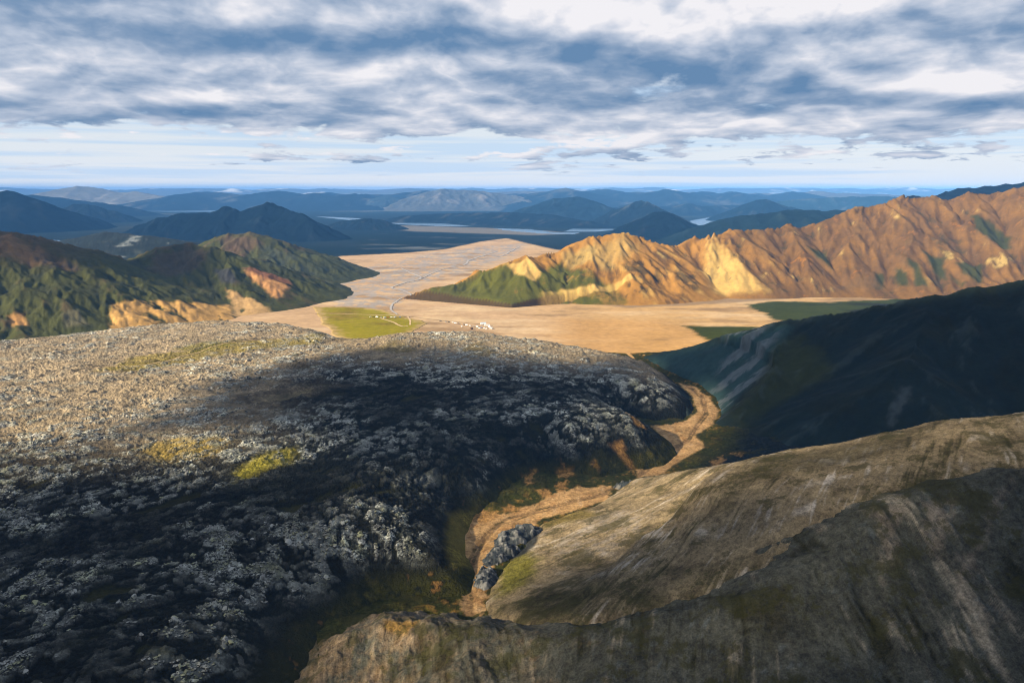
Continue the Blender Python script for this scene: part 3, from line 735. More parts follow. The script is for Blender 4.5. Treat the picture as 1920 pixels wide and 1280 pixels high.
# the low cliff that undercuts the foot of the green headland
cl = sst(X, G(1150, 560)[0], G(930, 572)[0])
pick = Pick(X, Y, Z)
foot = [G(700, 558), G(770, 561), G(830, 566), G(960, 577), G(1060, 568), G(1180, 562), G(1300, 560), G(1300, 480), G(700, 480)]
fd = sdf(X, Y, foot)
Z = np.where((fd > 0) & (fd < 60), Z + 8 * cl * sst(fd, 0, 5) * (1 - sst(fd, 10, 60)), Z)
Z = np.where(fd < 0, np.minimum(Z, Z - 30 * cl * sst(-fd, 0, 4)), Z)
na = fbm(X, Y, 160, 5, 0.55, 121); nb = fbm(X, Y, 60, 5, 0.6, 123); nc = fbm(X, Y, 24, 4, 0.6, 125)
C = np.zeros(X.shape + (3,), np.float32); C[:] = (0.33, 0.175, 0.062)
C = cmix(C, (0.50, 0.33, 0.155), sst(nb + 0.35 * R, 0.1, 0.6) * 0.75)
C = cmix(C, (0.11, 0.062, 0.036), sst(-na - 0.35 * R + 0.3 * nb, 0.02, 0.4) * 0.85)
C = cmix(C, (0.105, 0.060, 0.038), sst(X, 520, 820) * (0.55 + 0.40 * sst(na + 0.4 * nb, -0.3, 0.4)))  # browner right end, with its deep shade also put into the colour
C = cmix(C, (0.62, 0.47, 0.28), sst(nb - na + 0.3 * R, 0.45, 0.85) * 0.6)
C = cmix(C, (0.38, 0.17, 0.035), sst(nc + na, 0.35, 0.8) * 0.6)
def blotch(C, pts, col, amt=1.0, soft=14, wob=16, use=None):
    d = sdf(X, Y, pick.poly(pts)) + wob * nb + 0.5 * wob * nc
    m = sst(d, -soft, soft) * amt
    return cmix(C, col, m if use is None else m * use)
# pale bright faces
C = blotch(C, [(1320, 470), (1345, 450), (1380, 480), (1440, 540), (1345, 545), (1330, 510)], (0.60, 0.43, 0.23), 0.75, 24, 30)
C = blotch(C, [(1100, 455), (1150, 442), (1200, 455), (1180, 480), (1140, 500), (1090, 490)], (0.42, 0.31, 0.19), 0.6, 24, 26)
C = blotch(C, [(1050, 470), (1120, 450), (1110, 480), (1060, 500)], (0.40, 0.30, 0.18), 0.7)
# dark mossy crags and green gullies
GRN = (0.035, 0.042, 0.014); CRAG = (0.035, 0.030, 0.022)
for pts in ([(1170, 490), (1195, 478), (1235, 486), (1250, 478), (1225, 505), (1240, 535), (1205, 540), (1180, 510)],
            [(1265, 500), (1300, 500), (1310, 535), (1280, 548), (1262, 520)], [(1165, 515), (1200, 520), (1205, 552), (1170, 556)]):
    C = blotch(C, pts, CRAG, 0.75, 10, 22, sst(nc + nb, -0.15, 0.2))
for pts in ([(1672, 500), (1695, 505), (1700, 532), (1680, 534)], [(1700, 480), (1720, 490), (1735, 530), (1715, 532)], [(1730, 465), (1765, 480), (1770, 520), (1750, 505)],
            [(1790, 488), (1835, 492), (1845, 525), (1800, 510)], [(1775, 512), (1812, 525), (1800, 534)], [(1815, 400), (1860, 420), (1892, 440), (1890, 462), (1860, 445), (1825, 425)],
            [(1640, 505), (1660, 510), (1660, 536), (1645, 536)], [(1510, 455), (1545, 470), (1560, 500), (1530, 480)]):
    C = blotch(C, pts, (0.028, 0.042, 0.018), 0.9, 8, 10)
C = blotch(C, [(1590, 520), (1640, 508), (1660, 535), (1560, 538)], (0.12, 0.075, 0.055), 0.7)
C = blotch(C, [(1740, 440), (1790, 440), (1810, 470), (1770, 480)], (0.05, 0.045, 0.035), 0.6, use=sst(nc, -0.2, 0.2))
C = cmix(C, (0.050, 0.042, 0.026), sst(nb + 0.8 * nc - 0.4 * R, 0.42, 0.75) * 0.7)
# green headland
d = sdf(X, Y, pick.poly([(740, 556), (800, 543), (850, 528), (905, 503), (975, 488), (1010, 500), (1050, 490), (1085, 500), (1140, 530), (1170, 562), (1060, 564), (960, 574), (850, 564)]))
gm = sst(d + 12 * nb, -16, 8)
C = cmix(C, (0.070, 0.080, 0.018), gm * (0.97 - 0.5 * sst(nc + nb + 0.5 * sst(X, 60, 250), 0.35, 0.8)))
C = cmix(C, (0.105, 0.115, 0.018), gm * sst(na, -0.1, 0.3) * 0.6 * (1 - sst(X, 40, 160)))
C = blotch(C, [(955, 490), (985, 481), (1010, 492), (1020, 505), (1000, 520), (975, 512)], (0.52, 0.36, 0.20), 0.95, 6, 10)
band = (cl > 0.02) & (fd > -6) & (fd < 5)
C = np.where(band[..., None], cmix(C, (0.055, 0.035, 0.025), np.full(X.shape, 0.9)), C)
pb = sst(X, G(1000, 560)[0], G(1040, 560)[0]) * sst(fd, -8, -2) * (1 - sst(fd, 14, 26)) * (1 - sst(X, G(1150, 560)[0], G(1230, 560)[0]))
C = cmix(C, (0.60, 0.42, 0.22), pb * (0.55 + 0.45 * sst(R, -0.3, 0.3)))
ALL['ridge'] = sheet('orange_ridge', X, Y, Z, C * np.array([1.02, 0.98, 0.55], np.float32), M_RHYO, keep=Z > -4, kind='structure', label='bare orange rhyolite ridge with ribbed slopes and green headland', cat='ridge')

# ---- the green and brown hills at left
lines = [([P(c[0], c[1], c[2] * KR) for c in [(-420, 400, 1750), (-200, 415, 1720), (-60, 425, 1700), (0, 436, 1700), (30, 443, 1700), (60, 458, 1710), (100, 480, 1730), (140, 492, 1760), (200, 499, 1800), (240, 497, 1840)]], 0.36, None),
         ([P(c[0], c[1], c[2] * KR) for c in [(240, 497, 1840), (275, 482, 1900), (300, 470, 1960), (330, 462, 2000), (355, 461, 2010), (400, 466, 2010), (430, 478, 2000), (465, 500, 1980), (500, 518, 1960), (535, 533, 1950), (556, 541, 1950)]], 0.36, None),
         ([P(c[0], c[1], c[2] * KR) for c in [(408, 458, 2480), (430, 440, 2500), (470, 436, 2500), (510, 450, 2480), (545, 468, 2450), (575, 483, 2430), (610, 503, 2420)]], 0.36, None),
         (SP((355, 462, 2010), (350, 520, 1850), (330, 560, 1760)), 0.38, None),
         (SP((430, 478, 2000), (450, 530, 1870), (480, 578, 0)), 0.42, None),
         (SP((500, 518, 1960), (515, 545, 1890), (512, 566, 0)), 0.42, None),
         (SP((100, 480, 1730), (130, 540, 1600), (150, 600, 1500)), 0.38, None),
         (SP((20, 440, 1700), (0, 520, 1540), (10, 600, 1420)), 0.36, None),
         (SP((-120, 425, 1700), (-160, 520, 1500), (-180, 620, 1350)), 0.36, None)]
X, Y = fan(-330, 760, 560, 1260, 3050, 230)
wx = X + 30 * fbm(X, Y, 170, 4, 0.55, 201); wy = Y + 30 * fbm(X, Y, 170, 4, 0.55, 203)
Z = tents(wx, wy, lines, 22.0)
gx, gy = grad(X, Y, Z)
H, R = gullies(X, Y, gx, gy, 100, 4, 0.16, seed=211)
rel = sst(Z, -4, 40)
Z = Z + H * rel + 6.0 * fbm(X, Y, 90, 5, 0.55, 205) * rel
pick = Pick(X, Y, Z)
na = fbm(X, Y, 180, 5, 0.55, 221); nb = fbm(X, Y, 60, 5, 0.6, 223); nc = fbm(X, Y, 22, 4, 0.6, 225)
C = np.zeros(X.shape + (3,), np.float32); C[:] = (0.058, 0.064, 0.016)
C = cmix(C, (0.030, 0.036, 0.016), sst(nb - 0.3 * R, 0.0, 0.5) * 0.8)
C = cmix(C, (0.105, 0.072, 0.038), sst(-na + 0.3 * R + 0.3 * nc, 0.15, 0.6) * 0.8)
C = cmix(C, (0.12, 0.078, 0.040), sst(Z + 25 * na, 110, 190) * 0.6)
C = blotch(C, [(0, 438), (60, 458), (100, 482), (130, 500), (60, 495), (0, 470)], (0.30, 0.17, 0.075), 0.6, 20, 30)
C = blotch(C, [(290, 475), (350, 463), (400, 470), (380, 500), (320, 515), (280, 500)], (0.085, 0.060, 0.035), 0.7)
C = blotch(C, [(420, 442), (475, 438), (500, 455), (460, 470), (425, 465)], (0.12, 0.065, 0.045), 0.55, 20, 30)
C = blotch(C, [(500, 452), (570, 482), (600, 500), (540, 500), (480, 490), (440, 475)], (0.045, 0.055, 0.040), 0.8, use=sst(nc, -0.4, 0.3))
C = blotch(C, [(405, 500), (432, 497), (447, 515), (445, 527), (415, 525)], (0.045, 0.048, 0.055), 0.9, 5, 6)
YEL = (0.60, 0.35, 0.11)
C = blotch(C, [(205, 590), (225, 566), (280, 558), (330, 560), (430, 566), (445, 605), (220, 625)], YEL, 0.95, 8, 14, sst(R + 0.4 * nc, -0.9, -0.35))
C = blotch(C, [(425, 535), (450, 545), (510, 575), (510, 590), (440, 590), (440, 565)], (0.55, 0.35, 0.15), 0.9, 8, 14, sst(R + 0.5 * nc, -0.8, -0.2))
C = blotch(C, [(462, 505), (500, 512), (550, 535), (520, 552), (490, 530)], (0.50, 0.26, 0.10), 0.9, 8, 12)
C = blotch(C, [(455, 498), (500, 505), (540, 520), (548, 530), (500, 520)], (0.24, 0.10, 0.055), 0.8, 6, 8)
C = blotch(C, [(20, 590), (50, 585), (50, 605), (25, 605)], (0.48, 0.26, 0.09), 0.9, 6, 10)
C = blotch(C, [(120, 585), (150, 575), (170, 605), (125, 610)], (0.14, 0.13, 0.075), 0.8, 6, 10)
C = blotch(C, [(70, 470), (110, 480), (150, 500), (90, 500), (60, 480)], (0.06, 0.055, 0.05), 0.7, 6, 12, sst(nc, -0.2, 0.2))
ALL['hills'] = sheet('green_hills', X, Y, Z, C, M_HILL, keep=Z > -4, kind='structure', label='mossy green and brown hills with yellow bare foot at left', cat='hill')

# dark lava country with pale crags behind the left hills
lines = [([P(*c) for c in [(150, 447, 3000), (200, 436, 3000), (235, 440, 2950), (280, 444, 2900), (330, 452, 2850), (350, 462, 2800)]], 0.20, None)]
X, Y = fan(60, 460, 220, 2100, 4000, 90)
Z = tents(X, Y, lines, 6.0); Z = Z + 7 * fbm(X, Y, 90, 5, 0.6, 231, True) * sst(Z, -4, 20)
nb = fbm(X * 0.6, Y, 70, 5, 0.6, 233)
C = np.zeros(X.shape + (3,), np.float32); C[:] = (0.014, 0.024, 0.026)
C = cmix(C, (0.22, 0.25, 0.26), sst(nb, 0.18, 0.42) * 0.8 * sst(X, P(225, 450, 2900)[0], P(255, 450, 2900)[0]))
C = cmix(C, (0.07, 0.08, 0.06), sst(-nb, 0.2, 0.5) * 0.5)
ALL['darklava'] = sheet('dark_lava', X, Y, Z, C, M_HILL, keep=Z > -3, kind='structure', label='dark lava rise with pale crags behind the left hills', cat='lava')

# ================================================================== NEAR GROUND
# the stream from the gully down to the plain: plan points and bed heights
STREAM = [G(900, 1165, 50), G(882, 1150, 49), G(876, 1100, 46), G(882, 1050, 43), G(905, 1010, 40), G(935, 980, 37), G(990, 962, 34), G(1050, 945, 31),
          G(1130, 925, 27), G(1175, 905, 24), G(1212, 880, 20), G(1240, 850, 17), G(1290, 825, 14), G(1305, 800, 12), G(1325, 775, 10), G(1318, 745, 8), G(1290, 722, 6), G(1240, 700, 4), G(1190, 672, 1), G(1150, 640, -1)]
def floor_z(x, y):
    d, z, s_ = polyline(x, y, STREAM)
    return d, z, s_
# ---- lava field outline (foot) with rim heights read off its skyline
RIM = [(-700, 660, 62), (-300, 640, 60), (0, 624, 58), (130, 609, 56), (280, 594, 55), (420, 586, 53), (540, 592, 50), (612, 612, 48), (650, 628, 47), (700, 624, 47), (780, 618, 46), (900, 618, 44),
       (1000, 630, 41), (1120, 651, 36), (1200, 672, 29)]
rim = [G(*p) for p in RIM]
out = []
for i, p in enumerate(rim):
    a = rim[max(i - 1, 0)]; b = rim[min(i + 1, len(rim) - 1)]
    tx, ty = b[0] - a[0], b[1] - a[1]; L = math.hypot(tx, ty)
    out.append((p[0] - ty / L * 42, p[1] + tx / L * 42))
LAVA = out + [G(*p)[:2] for p in [(1258, 702, 6), (1296, 738, 8), (1306, 768, 10), (1285, 786, 11), (1235, 790, 12), (1180, 775, 22), (1215, 805, 16), (1248, 828, 16), (1252, 848, 17), (1225, 866, 19),
       (1170, 868, 24), (1120, 880, 27), (1040, 872, 33), (980, 880, 36), (940, 905, 38), (905, 935, 41), (872, 955, 43), (852, 990, 45), (846, 1030, 47), (858, 1065, 48), (846, 1092, 49), (760, 1088, 52), (690, 1092, 54), (655, 1120, 55),
       (600, 1150, 55), (545, 1195, 56), (505, 1250, 56), (470, 1320, 57), (430, 1500, 60)]] + [(-420, 120), (-1300, 200), (-1300, 900)]
def lava_height(X, Y):
    sd = sdf(X, Y, LAVA) + 10 * (1 - sst(Y, 700, 900))
    sd = sd + 7 * fbm(X, Y, 50, 3, 0.5, 300) * sst(np.abs(sd), 0, 30)
    plat = 47 + (1300 - Y) / 1000 * 34 - 0.062 * np.maximum(X + 50, 0) * sst(Y, 600, 950)
    fl = np.interp(Y.ravel(), [300, 420, 560, 700, 900, 1150, 1500], [56, 50, 36, 24, 10, 2, -2]).reshape(Y.shape)
    fl = lerp(fl, 0.0, sst(Y, 1050, 1200))
    east = sst(X, 100, 330) * sst(Y, 560, 760)
    w = 105 + 10 * east
    t = 1 - (1 - np.clip(sd / w, 0, 1)) ** 2.3 + np.minimum(sd, 0) * 0.02
    und = 4.5 * fbm(X, Y, 170, 3, 0.5, 301) + 2.0 * fbm(X * 0.5, Y, 60, 3, 0.5, 303)
    z = lerp(fl - 1.5, plat + und * np.clip(t, 0, 1), t)
    return z, sd, t
X, Y = fan(-260, 1345, 880, 232, 1420, 620)
TRAIL = [G(*p) for p in [(150, 694, 61), (190, 684, 60), (230, 682, 60), (270, 681, 60), (310, 675, 59), (345, 664, 58), (380, 652, 57), (420, 641, 56), (470, 634, 55), (520, 630, 54), (560, 626, 53)]]
Zb, sd, t = lava_height(X, Y)
# pressure ridges running roughly across the flow
wx = X + 26 * fbm(X, Y, 90, 3, 0.5, 311); wy = Y + 26 * fbm(X, Y, 90, 3, 0.5, 313)
u = wx * 0.80 - wy * 0.60; v_ = wx * 0.60 + wy * 0.80
ridg = fbm(v_ * 0.38, u, 40, 4, 0.55, 315, True)
patchy = fbm(X, Y, 150, 5, 0.6, 317)
blk = fbm(v_ * 0.7, u, 17, 4, 0.6, 319, True)
jx = 3.2 * fbm(X, Y, 7, 3, 0.6, 321); jy = 3.2 * fbm(X, Y, 7, 3, 0.6, 322)
f1, f2, idc = worley(v_ * 0.72 + jx, u + jy, 9.0, 323)
g1, g2, idg = worley(v_ * 0.8 + 0.5 * jx, u + 0.5 * jy, 3.6, 327)
k1, k2, idk = worley(v_ + 0.3 * jx, u + 0.3 * jy, 1.7, 328)
moss0 = fbm(X, Y, 40, 3, 0.55, 318)
clump = 0.60 * ridg + 0.50 * blk + 0.95 * patchy
bare = sst(clump, -0.12, 0.42)        # craggy rock versus mossy hollows
dT, _, _ = polyline(X, Y, TRAIL)
calmT = sst(dT, 3, 14)
crag = np.clip(1 - f1 * 1.25, 0, 1) ** 0.8 * idc ** 1.6
peb = np.clip(1 - g1 * 1.15, 0, 1) ** 0.75 * (0.15 + idg ** 1.5)
grit = np.clip(1 - k1, 0, 1) * idk
inn = sst(sd + 14 * moss0, 10, 44) * calmT
Zc = (2.0 * ridg + bare * (2.6 * crag + 1.9 * peb + 0.9 * grit + 0.9 * blk) - 1.0) * inn
Z = Zb + Zc + 0.45 * fbm(X, Y, 2.6, 3, 0.6, 329) * inn + (1 - inn) * sst(sd, 0, 10) * (1.1 * fbm(X, Y, 12, 4, 0.6, 343) + 0.3)
gx, gy = grad(X, Y, Z); slope = np.hypot(gx, gy)
C = np.zeros(X.shape + (3,), np.float32); C[:] = (0.016, 0.019, 0.015)           # raw black rock
moss = fbm(X, Y, 70, 5, 0.6, 331); m2 = fbm(X, Y, 9, 4, 0.6, 333)
C = cmix(C, (0.050, 0.050, 0.014), sst(-bare + 0.5 + 0.6 * moss, 0.05, 0.75) * 0.95)    # moss and heath in the hollows
C = cmix(C, (0.014, 0.018, 0.017), sst(-moss + 0.6 * m2, 0.1, 0.6) * 0.7)
tone = sst(idc + 0.6 * (idg - 0.5) + 0.5 * moss, 0.25, 0.85)                        # some rocks stay dark, others are grown over
top = sst(1.15 * crag + 0.75 * peb + 0.25 * grit + 0.30 * m2 + 0.12 * ridg, 0.34, 0.78) * sst(bare, 0.35, 0.9) * inn * (0.15 + 0.85 * tone)
zone = 0.10 + 0.90 * sst(patchy + 0.5 * fbm(X, Y, 230, 3, 0.5, 335) + 0.35 * moss0, -0.30, 0.25)
lich = np.zeros_like(C); lich[:] = (0.39, 0.41, 0.37); lich = cmix(lich, (0.36, 0.37, 0.23), sst(fbm(X, Y, 22, 3, 0.5, 337), 0.10, 0.5) * 0.7); lich = cmix(lich, (0.52, 0.51, 0.48), sst(idg + m2, 0.8, 1.3) * 0.6)
tm = np.clip(top * zone * (0.9 + 0.35 * sst(Y, 500, 900)), 0, 1)
C = C * (1 - tm[..., None]) + lich * tm[..., None]
# tan cover in the sunlit western and rear zones; sunlight put into the colour
lit_west = sst(-X - 0.10 * Y + 70 * moss, 110, 290) * sst(Y, 520, 760)
lit_back = sst(Y, 930, 1080)
C = cmix(C, (0.58, 0.455, 0.29), np.maximum(lit_west, lit_back * 0.8) * (0.55 + 0.40 * sst(m2 + moss, -0.4, 0.3)) * (1 - 0.8 * tm) * inn)
C = cmix(C, (0.30, 0.245, 0.14), (1 - sst(dT, 1.5, 4)) * sst(sd, 0, 10) * 0.8)
pickL = Pick(X, Y, Z)
def lblotch(C, pts, col, amt, soft=10, wob=14, use=None):
    d = sdf(X, Y, pickL.poly(pts)) + wob * moss + 0.5 * wob * m2
    m = sst(d, -soft, soft) * amt
    return cmix(C, col, m if use is None else m * use)
GRS = (0.30, 0.24, 0.055)
calm = 1 - 0.75 * tm
C = lblotch(C, [(180, 690), (250, 665), (370, 650), (430, 632), (560, 628), (620, 620), (600, 636), (480, 650), (360, 672), (260, 688)], GRS, 0.85, use=calm)
C = lblotch(C, [(330, 650), (400, 632), (440, 640), (380, 655)], (0.21, 0.19, 0.030), 0.8, use=calm)
C = lblotch(C, [(270, 830), (340, 812), (430, 818), (400, 845), (300, 860)], (0.40, 0.29, 0.075), 1.0, 14, 18, use=calm)  # sun patch, this one and the next: sunlight put into a golden colour
C = lblotch(C, [(455, 868), (510, 842), (560, 832), (530, 862), (480, 885), (440, 895)], (0.36, 0.31, 0.04), 1.0, use=calm)
C = lblotch(C, [(690, 650), (740, 628), (780, 650), (740, 655)], (0.18, 0.15, 0.05), 0.6, use=calm)
C = lblotch(C, [(860, 645), (900, 635), (930, 655), (880, 665)], (0.18, 0.15, 0.05), 0.6, use=calm)
#C = lblotch(C, [(0, 690), (200, 640), (420, 610), (600, 640), (560, 690), (340, 740), (0, 780)], (0.25, 0.20, 0.135), 0.5, use=sst(moss + m2, -0.3, 0.3) * calm)
# grassy aprons along the gully
apron = 1 - sst(sd, 4, 20)
near_g = sst(X, -180, -60) * (1 - sst(Y, 760, 900))
C = cmix(C, (0.055, 0.055, 0.012), apron * near_g * 0.95)
C = cmix(C, (0.016, 0.020, 0.012), apron * near_g * sst(m2 + 0.6 * fbm(X, Y, 3.5, 3, 0.6, 341), 0.0, 0.4) * 0.85)
C = cmix(C, (0.34, 0.18, 0.055), apron * near_g * sst(m2 - 0.8 * moss, 0.42, 0.62) * 0.8)
C = cmix(C, (0.14, 0.12, 0.025), apron * near_g * sst(-m2 + moss, 0.2, 0.6) * 0.7)
C = lblotch(C, [(845, 960), (900, 945), (900, 1010), (880, 1060), (850, 1060), (842, 1010)], (0.20, 0.165, 0.035), 0.9, 5, 6)
for pts in ([(985, 890), (1010, 880), (1005, 895), (990, 905)], [(1045, 875), (1075, 870), (1075, 885), (1050, 888)], [(1148, 830), (1172, 822), (1180, 850), (1200, 880), (1180, 870)],
            [(1178, 768), (1200, 785), (1212, 798), (1195, 792)], [(1110, 866), (1120, 862), (1122, 870)]):
    C = lblotch(C, pts, (0.46, 0.24, 0.07), 0.8, 4, 9)
lavaf = sheet('lava_field', X, Y, Z, C, M_LAVA, keep=sd > -6, kind='structure', label='broad rugged lava field with pale lichen crags and mossy hollows', cat='lava field')
LX, LY, LZ, LSD, LB = X, Y, Z, sd, tm

# ---- valley floor along the stream
X, Y = fan(560, 1960, 600, 290, 1330, 340)
d, zf, s_ = floor_z(X, Y)
nb = fbm(X, Y, 30, 4, 0.6, 401); nc = fbm(X, Y, 8, 4, 0.6, 403); nd = fbm(X, Y, 3, 3, 0.6, 404)
Z = zf + 0.02 * d + 3 * sst(d, 20, 120) + (0.6 + 2.6 * sst(d, 9, 30)) * nb + (0.3 + 0.9 * sst(d, 9, 25)) * nc - 0.8 * (1 - sst(d, 2, 5)) - 0.3
NC = [(420, 1420, 300), (520, 1310, 322), (600, 1236, 342), (655, 1188, 354), (720, 1152, 365), (800, 1158, 358), (900, 1180, 342), (1000, 1187, 330), (1100, 1185, 320), (1250, 1156, 308), (1400, 1114, 305), (1520, 1068, 308), (1600, 1000, 322), (1650, 950, 335), (1720, 920, 345), (1800, 900, 350), (1880, 886, 350), (1960, 878, 348), (2200, 850, 345), (2500, 830, 340)]
ncp = np.array([P(*c) for c in NC])
Z = Z - 60 * sst(np.interp(X, ncp[:, 0], ncp[:, 1]) - Y, 0, 20) * sst(X, ncp[0, 0] - 15, ncp[0, 0])
SANDR = [G(*p) for p in [(1268, 715, 6), (1300, 722, 7), (1330, 745, 8), (1347, 772, 9), (1338, 795, 11), (1305, 815, 13), (1322, 838, 14), (1270, 868, 18), (1235, 892, 20), (1195, 896, 21), (1190, 868, 21),
         (1240, 858, 17), (1258, 838, 15), (1222, 800, 14), (1280, 790, 11), (1308, 772, 10), (1300, 745, 8)]]
SANDG = [G(*p) for p in [(1150, 908, 26), (1140, 938, 27), (1065, 962, 31), (1015, 975, 33), (985, 1000, 36), (955, 1030, 38), (930, 1060, 41), (915, 1090, 44), (905, 1155, 49), (868, 1150, 49), (862, 1080, 45), (855, 1020, 42), (880, 975, 38),
         (915, 965, 37), (950, 960, 36), (1000, 945, 33), (1040, 925, 30), (1090, 912, 28)]]
C = np.zeros(X.shape + (3,), np.float32); C[:] = (0.045, 0.050, 0.012)
C = cmix(C, (0.10, 0.085, 0.018), sst(nb + nc, 0.0, 0.6) * 0.7)
C = cmix(C, (0.022, 0.030, 0.032), sst(d + 12 * nb, 35, 70) * sst(X, 150, 230))
ms = np.maximum(sst(sdf(X, Y, SANDR) + 4 * nb + 3 * nc, -2, 2), sst(sdf(X, Y, SANDG) + 4 * nb + 5 * nc + 1.5 * nd, -1.5, 1.5))
C = cmix(C, (0.020, 0.024, 0.010), sst(nc + nd, 0.0, 0.5) * 0.7)
C = cmix(C, (0.16, 0.13, 0.025), sst(nb - nd, 0.25, 0.6) * 0.6 * (1 - sst(d, 30, 70)))
sc_ = np.zeros_like(C); sc_[:] = (0.55, 0.34, 0.15); sc_ = cmix(sc_, (0.38, 0.20, 0.075), sst(fbm(X, Y, 14, 4, 0.6, 405), 0.0, 0.4) * 0.7); sc_ = cmix(sc_, (0.62, 0.46, 0.28), sst(nc, 0.15, 0.45) * 0.5)
C = C * (1 - ms[..., None]) + sc_ * ms[..., None]
off_ = 5 * fbm(s_, s_ * 0, 40, 3, 0.5, 407); wet = (1 - sst(np.abs(d * np.where(nb > 0, 1, 1) - np.abs(off_) - 1.0 + 1.2 * nc), 0.6, 2.4)) * ms
C = cmix(C, (0.22, 0.135, 0.065), wet * 0.75)
gold = sst(nc + 0.5 * nb, 0.05, 0.45) * (1 - sst(d, 16, 42)) * (1 - ms)
C = cmix(C, (0.40, 0.22, 0.055), gold * 0.7)
pickV = Pick(X, Y, Z)
for pts in ([(1040, 905), (1065, 895), (1065, 910), (1045, 918)], [(1015, 915), (1035, 910), (1035, 925), (1020, 928)], [(955, 940), (975, 945), (970, 960), (950, 955)], [(885, 955), (905, 950), (940, 960), (920, 975), (890, 975)],
            [(1330, 862), (1350, 850), (1360, 855), (1335, 880)], [(1150, 835), (1175, 825), (1185, 860), (1195, 885), (1180, 870)], [(985, 885), (1005, 880), (1000, 900), (990, 905)], [(1045, 875), (1075, 870), (1072, 888), (1050, 888)], [(1360, 845), (1400, 840), (1390, 850)]):
    dd = sdf(X, Y, pickV.poly(pts)) + 5 * nb + 7 * nc + 2.5 * nd
    C = cmix(C, (0.46, 0.25, 0.085), sst(dd, -2, 2.5) * (0.6 + 0.4 * sst(nd, -0.2, 0.2)))
ALL['valley'] = sheet('stream_valley', X, Y, Z, C, M_SCREE, keep=d < 420, kind='structure', label='sandy stream bed winding between lava field and grey hillside', cat='riverbed')
def valley_z(x, y):
    return None

KR = 1.0
# ---- dark mountain at right
CD = [(1188, 668, 1290), (1215, 662, 1270), (1290, 655, 1230), (1340, 637, 1180), (1400, 622, 1140), (1450, 612, 1110), (1480, 601, 1090), (1560, 590, 1060), (1650, 575, 1030), (1750, 556, 1010), (1830, 540, 1000), (1920, 527, 990), (2050, 505, 980), (2300, 480, 980)]
lines = [([P(*c) for c in CD], 0.46, None), (SP((1480, 601, 1090), (1440, 690, 960), (1380, 760, 12)), 0.42, None), (SP((1750, 556, 1010), (1700, 680, 860), (1600, 790, 800)), 0.42, None)]
X, Y = fan(1140, 2250, 420, 620, 1500, 210)
Z = tents(X + 6 * fbm(X, Y, 70, 3, 0.5, 501), Y + 6 * fbm(X, Y, 70, 3, 0.5, 503), lines, 10.0)
gx, gy = grad(X, Y, Z)
H, R = gullies(X, Y, gx, gy, 60, 5, 0.10, seed=511)
Z = Z + (H + 1.6 * fbm(X, Y, 30, 5, 0.6, 505)) * sst(Z, 0, 25)
dS, zS, _ = polyline(X, Y, STREAM)
Z = np.where(dS < 90, np.minimum(Z, zS - 2 + np.maximum(dS - 16, -8) * 0.75), Z)
pick = Pick(X, Y, Z)
na = fbm(X, Y, 150, 4, 0.55, 521); nb = fbm(X, Y, 45, 5, 0.6, 523); nc = fbm(X, Y, 12, 4, 0.6, 525)
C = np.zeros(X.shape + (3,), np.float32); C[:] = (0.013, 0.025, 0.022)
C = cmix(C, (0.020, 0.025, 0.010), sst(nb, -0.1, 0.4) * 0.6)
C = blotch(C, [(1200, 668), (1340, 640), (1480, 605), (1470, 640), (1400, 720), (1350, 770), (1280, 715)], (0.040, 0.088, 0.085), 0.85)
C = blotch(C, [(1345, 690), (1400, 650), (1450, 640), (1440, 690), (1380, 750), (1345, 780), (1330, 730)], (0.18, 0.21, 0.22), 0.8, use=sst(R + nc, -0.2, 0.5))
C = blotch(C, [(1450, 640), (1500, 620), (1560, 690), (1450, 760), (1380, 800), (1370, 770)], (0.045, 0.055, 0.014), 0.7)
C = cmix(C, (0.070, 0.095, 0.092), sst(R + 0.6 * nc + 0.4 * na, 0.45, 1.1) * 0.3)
C = blotch(C, [(1690, 720), (1712, 718), (1690, 760), (1665, 792), (1668, 770)], (0.09, 0.11, 0.11), 0.7, 6, 14)
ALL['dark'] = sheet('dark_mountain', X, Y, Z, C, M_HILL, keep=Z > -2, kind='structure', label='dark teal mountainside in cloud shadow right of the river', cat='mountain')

# ---- grey ribbed hillside and the near hill
def near_hill(name, label, zfun, crest, fanargs, wl, strength, seed, colf, br=7, rr=0.7):
    X, Y = fan(*fanargs)
    wx = X + 3 * fbm(X, Y, 45, 3, 0.5, seed); wy = Y + 3 * fbm(X, Y, 45, 3, 0.5, seed + 2)
    Z = blur(zfun(wx, wy), br, 2)
    gx, gy = grad(X, Y, Z)
    H, R = gullies(X, Y, gx, gy, wl, 3, strength, seed=seed + 11)
    dcr, _, scr = polyline(X, Y, crest)
    ws = scr + 2.5 * fbm(X, Y, 40, 3, 0.5, seed + 41)
    # streaks of scree drawn out down the slope
    Rf = 0.55 * fbm(ws, dcr * 0.10, 9, 4, 0.65, seed + 31) + 0.45 * fbm(ws, dcr * 0.06, 2.6, 3, 0.6, seed + 35) + 0.35 * fbm(ws, dcr * 0.2, 30, 3, 0.6, seed + 37)
    Rf = Rf * 1.9
    dS, zS, _ = polyline(X, Y, STREAM)
    fine_ = fbm(X, Y, 6, 4, 0.65, seed + 6) + (7.0 * fbm(X, Y, 18, 5, 0.62, seed + 8, True) * sst(-X, -30, 50) if seed == 700 else 0)
    Z = Z + H + 1.6 * fbm(X, Y, 34, 5, 0.6, seed + 5) + 0.5 * fine_ + rr * Rf
    Z = np.where(dS < 22, np.minimum(Z, zS + (dS - 5) * 0.9 + 30 * sst(dS, 12, 22)), Z)
    if seed == 700: Z = Z - 5.0 * sst(-X, 0, 60)
    C = colf(X, Y, Z, R, Rf, Pick(X, Y, Z))
    return sheet(name, X, Y, Z, C, M_SCREE, keep=Z > 4, kind='structure', label=label, cat='hillside')
